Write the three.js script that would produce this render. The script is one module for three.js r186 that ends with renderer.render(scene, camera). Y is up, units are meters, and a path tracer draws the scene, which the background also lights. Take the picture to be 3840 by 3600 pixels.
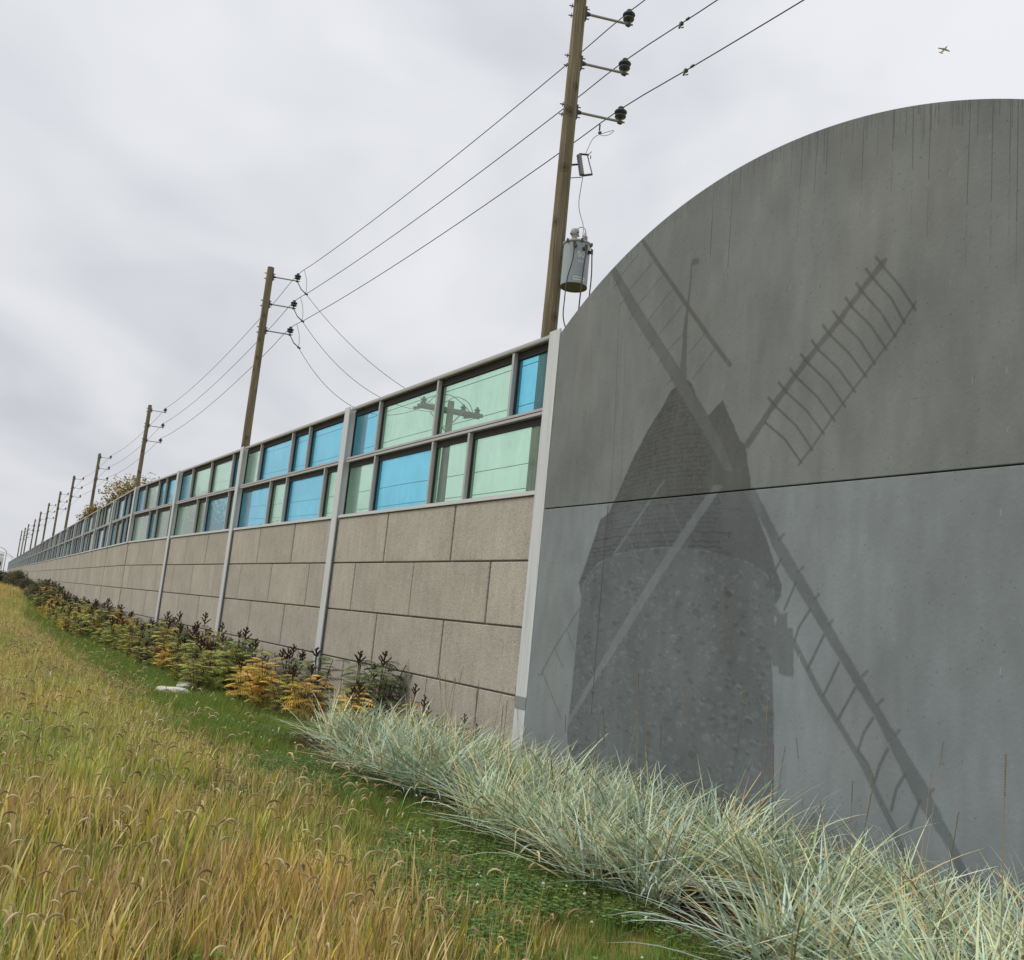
import * as THREE from 'three';
import { mergeGeometries, toCreasedNormals } from 'three/addons/utils/BufferGeometryUtils.js';
import { RoundedBoxGeometry } from 'three/addons/geometries/RoundedBoxGeometry.js';

// ---------------------------------------------------------------- camera, sky, sun, exposure
const EY = 1.6;                                   // eye height; heights read off the photograph are relative to it
const scene = new THREE.Scene();
const camera = new THREE.PerspectiveCamera(54.49, 1024 / 960, 0.05, 6000);
camera.position.set(8.534, EY, 5.618);
{
  const yaw = -1.0176, pitch = 0.1547, roll = 0.0979, V = THREE.Vector3;
  const f = new V(Math.sin(yaw) * Math.cos(pitch), Math.sin(pitch), -Math.cos(yaw) * Math.cos(pitch));
  const r0 = new V(Math.cos(yaw), 0, Math.sin(yaw)), u0 = new V().crossVectors(r0, f);
  const r = r0.clone().multiplyScalar(Math.cos(roll)).addScaledVector(u0, Math.sin(roll));
  const u = u0.clone().multiplyScalar(Math.cos(roll)).addScaledVector(r0, -Math.sin(roll));
  camera.quaternion.setFromRotationMatrix(new THREE.Matrix4().makeBasis(r, u, f.clone().negate()));
}
const renderer = new THREE.WebGLRenderer({ antialias: true });
renderer.toneMapping = THREE.LinearToneMapping;
renderer.toneMappingExposure = 1.06;
renderer.shadowMap.enabled = true;

function rng(seed) { let a = seed >>> 0; return () => { a = (a + 0x6D2B79F5) >>> 0; let t = a; t = Math.imul(t ^ (t >>> 15), t | 1); t ^= t + Math.imul(t ^ (t >>> 7), t | 61); return ((t ^ (t >>> 14)) >>> 0) / 4294967296; }; }
const hash = (x, y, s) => { let h = Math.imul(x | 0, 374761393) ^ Math.imul(y | 0, 668265263) ^ Math.imul(s | 0, 2147483647 - 1013); h = Math.imul(h ^ (h >>> 13), 1274126177); return ((h ^ (h >>> 16)) >>> 0) / 4294967296; };
const sm = (t) => t * t * (3 - 2 * t), mix = (a, b, t) => a + (b - a) * t, clamp = (x, a, b) => Math.min(b, Math.max(a, x));
const step = (a, b, x) => sm(clamp((x - a) / (b - a), 0, 1));
function vn(x, y, s = 0, px = 0, py = px) {            // value noise, periodic when px > 0
  let xi = Math.floor(x), yi = Math.floor(y); const fx = sm(x - xi), fy = sm(y - yi); let xj = xi + 1, yj = yi + 1;
  if (px) { xi = ((xi % px) + px) % px; xj = xj % px; if (xj < 0) xj += px; } if (py) { yi = ((yi % py) + py) % py; yj = yj % py; if (yj < 0) yj += py; }
  const a = hash(xi, yi, s), b = hash(xj, yi, s), c = hash(xi, yj, s), d = hash(xj, yj, s), p = a + (b - a) * fx; return p + (c + (d - c) * fx - p) * fy;
}
function fbm(x, y, s, o = 5) { let v = 0, a = 0.5, n = 0; for (let i = 0; i < o; i++) { v += a * vn(x, y, s + i); n += a; a *= 0.5; x = x * 2.03 + 7.1; y = y * 2.03 + 3.7; } return v / n; }

{ // overcast sky: an even cloud layer with soft, drawn-out bellies, computed over the whole dome
  const W = 1280, H = 640, data = new Float32Array(W * H * 4);
  for (let j = 0; j < H; j++) for (let i = 0; i < W; i++) {
    const lat = ((j + 0.5) / H - 0.5) * Math.PI, lon = ((i + 0.5) / W - 0.5) * 2 * Math.PI;
    const y = Math.sin(lat), x = Math.cos(lat) * Math.cos(lon), z = Math.cos(lat) * Math.sin(lon);
    if (y < -0.12) { const o = (j * W + i) * 4; data[o] = 0.57; data[o + 1] = 0.59; data[o + 2] = 0.63; data[o + 3] = 1; continue; }
    const e = Math.max(y, 0), k = 1 / (e + 0.22), px = x * k, pz = z * k;
    const ca = Math.cos(0.5), sa = Math.sin(0.5), u = (px * ca + pz * sa), v = (-px * sa + pz * ca);
    const wx = fbm(u * 1.2 + 3, v * 1.2, 40, 3) - 0.5, wz = fbm(u * 1.2, v * 1.2 + 9, 50, 3) - 0.5;
    let c = fbm(u * 0.9 + wx * 1.3 + 1.7, v * 1.9 + wz * 1.3 + 4.2, 11, 5) * 0.65 + fbm(u * 3.1 + wx * 2, v * 4.6 + wz * 2, 23, 4) * 0.35;
    c = step(0.28, 0.72, c);
    const fade = step(0.0, 0.2, e);                     // cloud shapes dissolve in the haze at the horizon
    const g = mix(0.5, c, 0.35 + 0.65 * fade);
    const lift = 0.93 + 0.22 * Math.pow(e, 0.8);        // an overcast sky grows brighter towards the zenith
    const L = mix(0.57, 0.76, g) * lift;
    const o = (j * W + i) * 4;
    data[o] = L * mix(0.955, 0.985, g); data[o + 1] = L * mix(0.99, 1.0, g); data[o + 2] = L * mix(1.06, 1.045, g); data[o + 3] = 1;
  }
  const sky = new THREE.DataTexture(data, W, H, THREE.RGBAFormat, THREE.FloatType);
  sky.mapping = THREE.EquirectangularReflectionMapping; sky.magFilter = THREE.LinearFilter; sky.minFilter = THREE.LinearFilter; sky.wrapS = THREE.RepeatWrapping; sky.needsUpdate = true;
  scene.background = sky; scene.environment = sky;
}
const sun = new THREE.DirectionalLight(0xfff2e0, 1.5);  // the sun behind thin cloud: very soft, from behind the camera and to the left
sun.position.set(-14, 40, 30); sun.target.position.set(0, 0, 0);
sun.castShadow = true; sun.shadow.radius = 40; sun.shadow.mapSize.set(4096, 4096);
Object.assign(sun.shadow.camera, { left: -60, right: 60, top: 60, bottom: -60, near: 1, far: 200 });
scene.add(sun, sun.target);

// ---------------------------------------------------------------- naming and building helpers
const taken = new Map();
function numbered(n) { const k = taken.get(n) ?? 0; taken.set(n, k + 1); return k ? `${n}_${String(k).padStart(3, '0')}` : n; }
function tag(o, label, category, group) { o.userData.label = label; o.userData.category = category; if (group) o.userData.group = group; return o; }
function thing(name, label, category, x = 0, y = 0, z = 0, group) { const o = new THREE.Group(); o.name = numbered(name); o.position.set(x, y, z); scene.add(o); return tag(o, label, category, group); }
function part(name, geo, mat, parent = scene) { const m = new THREE.Mesh(geo, mat); m.name = parent === scene ? numbered(name) : name; m.castShadow = m.receiveShadow = true; parent.add(m); return m; }
function struct(name, geo, mat) { const m = part(name, geo, mat); m.userData.kind = 'structure'; return m; }
function copy(o, label, group) { const c = o.clone(); c.name = numbered(o.name.replace(/_\d{3}$/, '')); c.userData = { ...o.userData }; if (label) c.userData.label = label; if (group) c.userData.group = group; scene.add(c); return c; }
const box = (w, h, d, x = 0, y = 0, z = 0) => new THREE.BoxGeometry(w, h, d).translate(x, y, z);
const cyl = (r0, r1, h, x = 0, y = 0, z = 0, n = 16) => new THREE.CylinderGeometry(r1, r0, h, n).translate(x, y + h / 2, z);
const tube = (pts, r, n = 6, seg = pts.length * 6) => new THREE.TubeGeometry(new THREE.CatmullRomCurve3(pts.map((p) => new THREE.Vector3(...p))), seg, r, n);
function bar(a, b, r, n = 8) { const A = new THREE.Vector3(...a), B = new THREE.Vector3(...b), d = B.clone().sub(A), L = d.length(); return new THREE.CylinderGeometry(r, r, L, n).applyQuaternion(new THREE.Quaternion().setFromUnitVectors(new THREE.Vector3(0, 1, 0), d.normalize())).translate((A.x + B.x) / 2, (A.y + B.y) / 2, (A.z + B.z) / 2); }
const plain = (g) => { const q = g.index ? g.toNonIndexed() : g; for (const k of Object.keys(q.attributes)) if (!['position', 'normal', 'uv'].includes(k)) q.deleteAttribute(k); return q; };
const join = (list) => mergeGeometries(list.map(plain));
const std = (color, roughness = 0.85, extra = {}) => new THREE.MeshStandardMaterial({ color: new THREE.Color().setRGB(...color), roughness, metalness: 0, ...extra });
function tex(n, m, fn, srgb = true) {
  const d = new Uint8Array(n * m * 4);
  for (let j = 0; j < m; j++) for (let i = 0; i < n; i++) { const c = fn(i / n, j / m, i, j), o = (j * n + i) * 4; for (let k = 0; k < 3; k++) d[o + k] = clamp(Math.round((Array.isArray(c) ? c[k] : c) * 255), 0, 255); d[o + 3] = 255; }
  const t = new THREE.DataTexture(d, n, m); t.wrapS = t.wrapT = THREE.RepeatWrapping; t.magFilter = THREE.LinearFilter; t.minFilter = THREE.LinearMipmapLinearFilter; t.generateMipmaps = true; t.needsUpdate = true;
  if (srgb) t.colorSpace = THREE.SRGBColorSpace; return t;
}
const wallZ = (x) => (x > -24.03 ? 0 : (x + 24.03) * 0.0552);   // the barrier bends slightly at its fifth post

const MU = {
stockA:[[1.12,3.74],[1.23,3.72],[1.58,3.29],[1.91,2.91],[2.35,2.4],[2.72,1.95],[2.98,1.6],[3.06,1.43],[2.97,1.44],[2.85,1.6],[2.37,2.18],[1.94,2.69],[1.49,3.22]],
railA:[[1.62,3.91],[1.97,3.49],[2.38,3.01],[2.68,2.66],[2.85,2.47],[2.95,2.36]],
rungA:[[[1.3,3.59],[1.6,3.76]],[[1.47,3.4],[1.84,3.61]],[[1.63,3.21],[2.0,3.43]],[[1.81,3.01],[2.15,3.25]],[[2.0,2.84],[2.31,3.06]],[[2.14,2.65],[2.34,2.77]],[[2.42,2.56],[2.62,2.71]],[[2.5,2.31],[2.77,2.55]]],
stubA:[[[1.22,3.5],[1.32,3.57]],[[1.37,3.29],[1.48,3.36]],[[1.54,3.09],[1.62,3.17]],[[1.73,2.88],[1.78,2.97]],[[1.86,2.72],[1.93,2.78]],[[2.02,2.54],[2.07,2.61]],[[2.17,2.32],[2.24,2.37]]],
mast:[[2.33,2.35],[2.33,2.65],[2.33,2.85],[2.36,3.05],[2.37,3.3],[2.37,3.44],[2.39,3.43],[2.4,3.23],[2.38,2.99],[2.39,2.68],[2.42,2.33]],
flag:[[2.38,3.47],[2.48,3.45],[2.47,3.4],[2.38,3.42]],
stockB:[[3.15,1.63],[3.42,1.93],[3.72,2.23],[4.05,2.52],[4.3,2.77],[4.42,2.88],[4.46,2.87],[4.45,2.83],[4.32,2.72],[4.07,2.47],[3.75,2.18],[3.47,1.9],[3.22,1.6]],
railB:[[3.74,1.42],[3.87,1.55],[4.03,1.74],[4.21,1.93],[4.39,2.12],[4.54,2.27],[4.7,2.48]],
rungB:[[[4.43,2.81],[4.57,2.63],[4.7,2.42]],[[4.35,2.74],[4.5,2.56],[4.62,2.34]],[[4.27,2.65],[4.42,2.47],[4.55,2.26]],[[4.18,2.56],[4.34,2.39],[4.48,2.18]],[[4.08,2.48],[4.25,2.3],[4.39,2.09]],[[3.99,2.39],[4.16,2.22],[4.32,2.01]],[[3.89,2.29],[4.07,2.12],[4.23,1.91]],[[3.8,2.2],[3.99,2.02],[4.15,1.81]],[[3.7,2.1],[3.89,1.93],[4.06,1.72]],[[3.59,2.01],[3.79,1.84],[3.97,1.63]],[[3.49,1.91],[3.7,1.73],[3.87,1.52]],[[3.38,1.8],[3.59,1.64],[3.77,1.43]]],
stubB:[[[4.43,2.81],[4.36,2.91]],[[4.35,2.74],[4.28,2.84]],[[4.27,2.65],[4.2,2.75]],[[4.18,2.56],[4.11,2.66]],[[4.08,2.48],[4.0,2.58]],[[3.99,2.39],[3.91,2.49]],[[3.89,2.29],[3.81,2.39]],[[3.8,2.2],[3.71,2.3]],[[3.7,2.1],[3.61,2.2]],[[3.59,2.01],[3.5,2.11]],[[3.49,1.91],[3.4,2.0]]],
roof:[[2.39,2.34],[2.22,2.25],[2.12,2.11],[1.96,1.94],[1.77,1.69],[1.59,1.38],[1.45,1.15],[1.34,1.11],[1.16,0.67],[1.07,0.48],[1.13,0.35],[1.15,0.5],[1.35,0.68],[1.66,0.77],[2.26,0.82],[2.8,0.78],[3.29,0.68],[3.49,0.58],[3.57,0.45],[3.59,0.35],[3.64,0.42],[3.64,0.5],[3.58,0.61],[3.47,0.85],[3.37,1.02],[3.26,1.27],[3.27,1.29],[3.2,1.56],[3.18,1.64],[3.12,1.68],[2.89,2.06],[2.72,1.94],[2.57,2.13],[2.49,2.28]],
gable:[[2.72,1.94],[2.89,2.06],[3.12,1.68],[3.18,1.64],[3.2,1.53],[3.27,1.29],[3.26,1.27],[3.37,1.02],[3.47,0.85],[3.04,0.82],[2.9,1.3],[2.91,1.54]],
body:[[1.15,0.5],[1.35,0.68],[1.66,0.77],[2.26,0.82],[2.8,0.78],[3.29,0.68],[3.49,0.58],[3.57,0.45],[3.59,0.35],[3.58,-0.1],[3.61,-0.24],[3.65,-0.77],[3.69,-1.28],[2.25,-1.61],[1.06,-1.21],[1.11,-0.6],[1.11,-0.19],[1.13,0.35]],
box:[[3.64,0.28],[3.71,0.3],[3.72,0.18],[3.77,0.19],[3.8,-0.17],[3.66,-0.16],[3.65,-0.1],[3.59,-0.1],[3.57,0.17]],
stockC:[[2.85,1.33],[2.96,1.32],[2.63,0.95],[2.29,0.57],[1.85,0.02],[1.49,-0.4],[1.15,-0.83],[1.0,-1.04],[0.91,-1.03],[1.31,-0.53],[1.75,0.06],[2.2,0.61],[2.52,0.97]],
railC:[[2.22,1.42],[1.88,1.07],[1.59,0.76],[1.12,0.23],[0.76,-0.17],[0.57,-0.44]],
rungC:[[[2.28,1.25],[2.5,0.95]],[[2.11,1.16],[2.37,0.8]],[[1.98,0.96],[2.25,0.63]],[[1.77,0.92],[2.06,0.57]],[[1.64,0.71],[1.93,0.34]],[[0.93,0.03],[1.3,-0.41]],[[0.76,-0.17],[0.92,-0.35]],[[0.59,-0.44],[0.97,-0.84]],[[0.58,-0.46],[0.5,-0.46]]],
stockD:[[3.19,1.27],[3.31,1.28],[3.55,0.93],[3.93,0.46],[4.33,-0.06],[4.64,-0.43],[4.88,-0.72],[5.07,-1.01],[5.02,-1.05],[4.82,-0.84],[4.51,-0.38],[4.22,-0.04],[3.86,0.39],[3.61,0.68],[3.45,0.93]],
railD:[[3.3,0.66],[3.5,0.42],[3.8,0.06],[4.05,-0.27],[4.24,-0.48],[4.4,-0.66],[4.56,-0.89],[4.66,-1.03]],
rungD:[[[3.63,0.71],[3.49,0.48]],[[3.78,0.53],[3.68,0.32]],[[3.92,0.33],[3.82,0.19],[3.79,0.09]],[[4.05,0.15],[3.92,-0.1]],[[4.19,-0.03],[4.07,-0.27]],[[4.33,-0.19],[4.2,-0.42]],[[4.48,-0.37],[4.41,-0.48],[4.37,-0.6]],[[4.6,-0.55],[4.54,-0.67],[4.51,-0.78]],[[4.38,-0.6],[4.45,-0.67],[4.5,-0.76]],[[4.73,-0.69],[4.67,-0.79],[4.64,-0.93]],[[4.84,-0.83],[4.78,-1.0]]],
stubD:[[[3.59,0.85],[3.64,0.89]],[[3.79,0.6],[3.84,0.64]],[[3.95,0.4],[3.99,0.44]],[[4.09,0.22],[4.12,0.26]],[[4.38,-0.11],[4.42,-0.07]],[[4.51,-0.28],[4.55,-0.24]],[[4.65,-0.46],[4.68,-0.42]],[[4.9,-0.78],[4.93,-0.74]]],
drips:[[[0.93,2.99],[1.03,2.06],0.5],[[1.35,3.31],[1.48,1.3],0.8],[[1.5,2.87],[1.62,1.29],0.5],[[2.61,3.78],[2.62,3.45],1],[[2.85,3.68],[2.85,3.26],1]],
drips2:[[[2.85,4.17],[2.85,3.26]],[[2.61,4.16],[2.62,3.44]],[[3.77,4.14],[3.76,3.62]],[[3.87,4.14],[3.87,3.74]],[[4.21,4.08],[4.21,3.68]],[[4.63,3.96],[4.64,3.49]],[[4.77,3.92],[4.77,3.36]],[[5.07,3.83],[5.06,3.07]],[[5.23,3.77],[5.23,3.04]],[[5.35,3.71],[5.35,3.19]],[[5.4,3.69],[5.4,2.84]],[[3.62,4.16],[3.61,3.72]],[[4.47,4.01],[4.47,3.7]]],
};// ---------------------------------------------------------------- ground
const soilTex = tex(512, 512, (u, v) => { const n = 0.5 * vn(u * 16, v * 16, 3, 16) + 0.3 * vn(u * 64, v * 64, 4, 64) + 0.2 * vn(u * 256, v * 256, 5, 256); const g = vn(u * 9, v * 9, 8, 9); return [mix(0.44, 0.66, n) * mix(0.9, 1.05, g), mix(0.40, 0.58, n), mix(0.21, 0.32, n)]; });
{
  const g = new THREE.PlaneGeometry(4000, 4000, 1, 1).rotateX(-Math.PI / 2), uv = g.attributes.uv; for (let i = 0; i < uv.count; i++) uv.setXY(i, uv.getX(i) * 4000 / 3, uv.getY(i) * 4000 / 3);
  struct('ground', g, new THREE.MeshStandardMaterial({ map: soilTex, roughness: 1 }));
}
const chipTex = tex(512, 512, (u, v) => { const n = vn(u * 40, v * 90, 61, 40, 90) * 0.5 + vn(u * 200, v * 200, 62, 200) * 0.5; return [mix(0.15, 0.36, n), mix(0.10, 0.25, n), mix(0.08, 0.19, n)]; });
const gy = (x, z) => 0.55 * step(-34, -52, x) + 0.05 * (vn(x * 0.2, z * 0.2, 15) - 0.5) * step(-34, -44, x);     // the field rises a little farther along
{
  const g = new THREE.PlaneGeometry(240, 60, 160, 20).rotateX(-Math.PI / 2), p = g.attributes.position, uv = g.attributes.uv;
  for (let i = 0; i < p.count; i++) { const x = p.getX(i) - 152, z0 = p.getZ(i) + 30, z = wallZ(x) - 0.2 + z0; p.setXYZ(i, x, gy(x, z) * step(60, 40, z0) + (x > -33 ? -0.05 : 0.004), z); uv.setXY(i, x / 3, z / 3); }
  g.computeVertexNormals(); struct('field_rise', g, new THREE.MeshStandardMaterial({ map: soilTex, roughness: 1 }));
}
{ // mulched planting bed along the foot of the wall
  const nx = 200, nz = 44, g = new THREE.PlaneGeometry(14, 2.5, nx, nz).rotateX(-Math.PI / 2), p = g.attributes.position, uv = g.attributes.uv;
  for (let i = 0; i < p.count; i++) {
    const x = p.getX(i) + 4.6, z = p.getZ(i) + 1.08, edge = step(0, 0.16, 1.8 + 0.05 * step(3.6, 4.6, x) + 0.12 * Math.sin(x * 3.1) + 0.1 * Math.sin(x * 7.7 + 1) - z);
    p.setXYZ(i, x, -0.02 + edge * (0.045 + 0.035 * vn(x * 5, z * 5, 70) + 0.02 * vn(x * 19, z * 19, 71)), z); uv.setXY(i, x / 0.9, z / 0.9);
  }
  g.computeVertexNormals();
  struct('planting_bed', g, new THREE.MeshStandardMaterial({ map: chipTex, roughness: 1 }));
}

// ---------------------------------------------------------------- mural wall: two tall concrete slabs with a photographic windmill print
const MX0 = 0.205, MX1 = 6.1, MY0 = -0.3, MY1 = 5.95, MK = 1.0164, mk = (x) => 8.534 + (x - 8.534) * MK;   // print outlines were read on a plane 9 cm nearer
for (const k of Object.keys(MU)) { const go = (v) => (typeof v[0] === 'number' ? (v.length === 2 && v.every((q) => typeof q === 'number') ? [mk(v[0]), v[1] * MK] : v) : v.map((q) => (Array.isArray(q) ? go(q) : q))); MU[k] = go(MU[k]); }
const ACX = mk(3.255), ACY = -0.68 * MK, AR = 4.867 * MK, SEAM = 1.262 * MK;
const muralTex = (() => {
  const N = 2048, c = document.createElement('canvas'); c.width = c.height = N; const g = c.getContext('2d');
  const sx = N / (MX1 - MX0), sy = N / (MY1 - MY0), X = (x) => (x - MX0) * sx, Y = (h) => N - (h + EY - MY0) * sy, R = rng(77);
  const path = (pts, close) => { g.beginPath(); pts.forEach(([x, y], i) => (i ? g.lineTo(X(x), Y(y)) : g.moveTo(X(x), Y(y)))); if (close) g.closePath(); };
  const rough = (pts, j) => { const o = []; pts.forEach((p, i) => { const q = pts[(i + 1) % pts.length], n = Math.max(1, Math.ceil(Math.hypot(q[0] - p[0], q[1] - p[1]) / 0.035)); for (let k = 0; k < n; k++) o.push([mix(p[0], q[0], k / n) + j * (R() - 0.5), mix(p[1], q[1], k / n) + j * (R() - 0.5)]); }); return o; };
  const poly = (pts, v, a, j = 0.009) => { g.fillStyle = `rgba(${v},${v},${v},${a})`; path(rough(pts, j), true); g.fill(); };
  const round = (pts) => { const o = []; pts.forEach((b, i) => { const a = pts[(i + pts.length - 1) % pts.length], c = pts[(i + 1) % pts.length]; for (let k = 0; k < 6; k++) { const t = (k + 0.5) / 6, p = (1 - t) * (1 - t) / 2, q = t * t / 2, m = 1 - p - q; o.push([a[0] * p + b[0] * m + c[0] * q, a[1] * p + b[1] * m + c[1] * q]); } }); return o; };
  MU.body = round(MU.body);
  const line = (pts, w, v, a) => { g.strokeStyle = `rgba(${v},${v},${v},${a})`; g.lineWidth = w * sx; g.lineCap = 'round'; g.lineJoin = 'round'; path(pts, false); g.stroke(); };
  g.fillStyle = 'rgb(128,128,128)'; g.fillRect(0, 0, N, N);
  poly(MU.body, 94, 0.95); poly(MU.roof, 85, 0.95); poly(MU.gable, 92, 0.5); poly(MU.box, 96, 0.9); { const D = MU.stockD, e = [D[7], D[8]]; poly([e[0], [e[0][0] + 0.3, e[0][1] - 0.5], [e[1][0] + 0.3, e[1][1] - 0.5], e[1]], 98, 0.9); const q = MU.railD[MU.railD.length - 1]; MU.railD.push([q[0] + 0.2, q[1] - 0.36]); }
  // rubble masonry of the tower
  g.save(); path(MU.body, true); g.clip();
  for (let k = 0; k < 2600; k++) {
    const x = mix(0.75, 3.95, R()), y = mix(-1.7, 1.2, R()), w = (0.012 + 0.045 * R() * R()) * sx, v = R() < 0.5 ? 70 : 116;
    g.fillStyle = `rgba(${v},${v},${v},${0.14 + 0.36 * R()})`; g.beginPath(); g.ellipse(X(x), Y(y), w, w * (0.35 + 0.3 * R()), 0.4 * (R() - 0.5), 0, 6.3); g.fill();
    if (R() < 0.35) { g.strokeStyle = `rgba(134,134,134,${0.3 + 0.45 * R()})`; g.lineWidth = 3; g.beginPath(); g.ellipse(X(x), Y(y), w, w * 0.55, 0.3, 3.4 + R(), 5 + R()); g.stroke(); }
  }
  g.restore();
  // shingle courses of the roof
  g.save(); path(MU.roof, true); g.clip();
  for (let k = 0; k < 46; k++) {
    const h = 2.35 - k * 0.042, w = 0.25 + k * 0.034, cx = 2.3 - k * 0.004; g.strokeStyle = `rgba(56,56,56,${0.25 + 0.35 * R()})`; g.lineWidth = 2.5 + 2 * R();
    for (let s = 0; s < 6; s++) { const a = -1 + s * 0.3 + 0.1 * R(), b = a + 0.2 + 0.15 * R(); if (b > 0.75) continue; g.beginPath(); for (let q = 0; q <= 6; q++) { const t = mix(a, b, q / 6), xx = cx + t * w, yy = h - 0.10 * t * t + 0.006 * Math.sin(q * 2 + k); q ? g.lineTo(X(xx), Y(yy)) : g.moveTo(X(xx), Y(yy)); } g.stroke(); }
    for (let s = 0; s < 9; s++) { const t = -1 + 1.6 * R(); g.beginPath(); g.moveTo(X(cx + t * w), Y(h - 0.1 * t * t)); g.lineTo(X(cx + t * w - 0.004), Y(h - 0.1 * t * t - 0.04)); g.stroke(); }
  }
  g.restore();
  poly(MU.stockC, 122, 0.7); line(MU.railC.slice(0, 3), 0.03, 118, 0.6); line(MU.railC.slice(2), 0.022, 96, 0.75); MU.rungC.forEach((r, i) => line(r, 0.012, i < 5 ? 118 : 88, i < 5 ? 0.4 : 0.7));
  poly(MU.stockA, 101, 0.9); poly(MU.stockB, 97, 0.9); poly(MU.stockD, 98, 0.9); line(MU.stockA.slice(0, 8), 0.012, 84, 0.5); poly(MU.mast, 96, 0.8); poly(MU.flag, 92, 0.8);
  line(MU.railA, 0.042, 95, 0.9); line(MU.railB, 0.018, 97, 0.9); line(MU.railD, 0.045, 97, 0.9);
  for (const r of MU.rungA) line(r, 0.010, 88, 0.7); for (const r of MU.stubA) line(r, 0.016, 92, 0.7);
  for (const r of MU.rungB) line(r, 0.014, 82, 0.85); for (const r of MU.stubB) line(r, 0.020, 84, 0.8);
  for (const r of MU.rungD) line(r, 0.020, 84, 0.8); for (const r of MU.stubD) line(r, 0.020, 88, 0.7);
  // rain streaks that start at the top edge
  const arc = (x) => ACY + Math.sqrt(AR ** 2 - (x - ACX) ** 2);
  g.filter = 'blur(1.7px)'; g.drawImage(c, 0, 0); g.filter = 'none';
  for (const [[a, b], [p, q]] of MU.drips2) { line([[a, arc(a)], [p, q]], 0.006, 70, 0.6); for (let k = 0; k < 4; k++) line([[p, q - 0.1 * k - 0.1 * R()], [p, q - 0.1 * k - 0.13]], 0.006, 76, 0.3); }
  for (const [[a, b], [p, q], w] of MU.drips) line([[a, b], [p, q]], 0.006, 76, 0.6 * w);
  for (let k = 0; k < 260; k++) { const x = 0.4 + 5.6 * R(), L = 0.05 + 0.28 * R() * R() * (x > 2.3 ? 1.25 : 0.8); line([[x, arc(x)], [x + 0.004 * (R() - 0.5), arc(x) - L]], 0.004 + 0.005 * R(), 76, 0.1 + 0.35 * R()); }
  for (let k = 0; k < 70; k++) { const x = 0.4 + 5.8 * R(), y = mix(-1.2, 3.6, R()), L = 0.01 + 0.04 * R(); line([[x, y], [x - 0.004, y - L]], 0.006, 190, 0.18 + 0.25 * R()); }
  line([[mk(1.44), 1.25], [mk(1.44), -0.75]], 0.010, 56, 0.8); line([[mk(1.44), 3.0], [mk(1.44), 1.25]], 0.006, 92, 0.4);
  const im = g.getImageData(0, 0, N, N), d = im.data, Q = 8, nq = N / Q + 1, mo = new Float32Array(nq * nq), ru = new Float32Array(nq * nq), pr = new Float32Array(nq * nq);
  for (let j = 0; j < nq; j++) for (let i = 0; i < nq; i++) { const x = MX0 + i * Q / sx, h = MY1 - j * Q / sy - EY; mo[j * nq + i] = 0.42 * fbm(x * 1.3 + 3, h * 1.2, 90, 5) + 0.25 * fbm(x * 3.6, h * 1.9, 95, 4) + 0.18 * fbm(x * 15, h * 3.5, 99, 2); pr[j * nq + i] = 0.70 + 0.42 * fbm(x * 2.3 + 9, h * 1.7, 140, 4); ru[j * nq + i] = step(0.55, 0.8, fbm(x * 1.7 + 11, h * 0.6 + 5, 120, 3)) * 0.015; }
  const at = (f, i, j) => { const a = (i / Q) | 0, b = (j / Q) | 0, u = i / Q - a, v = j / Q - b, o = b * nq + a; return mix(mix(f[o], f[o + 1], u), mix(f[o + nq], f[o + nq + 1], u), v); };
  for (let j = 0; j < N; j++) { const low = MY1 - j / sy - EY < SEAM, b = low ? [126, 135, 141] : [116, 122, 124]; for (let i = 0; i < N; i++) {
    const o = (j * N + i) * 4, mot = 1 + (at(mo, i, j) + 0.15 * hash(i, j, 7) - 0.5) * 0.5, rust = at(ru, i, j);
    let t = d[o] / 128; if (t < 1) t = 1 - (1 - t) * at(pr, i, j) * (0.88 + 0.24 * hash(i >> 1, j >> 1, 9)); const pit = hash(i >> 2, j >> 2, 12); if (pit > 0.9965) t *= 0.86; else if (pit < 0.002) t *= 1.07;
    d[o] = b[0] * mot * t * (1 + rust); d[o + 1] = b[1] * mot * t; d[o + 2] = b[2] * mot * t * (1 - rust);
  } }
  g.putImageData(im, 0, 0);
  const t = new THREE.CanvasTexture(c); t.colorSpace = THREE.SRGBColorSpace; t.anisotropy = 8; return t;
})();
const mWall = thing('mural_wall', 'tall arched grey concrete wall printed with a dark windmill', 'wall', 0, 0, 0);
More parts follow.
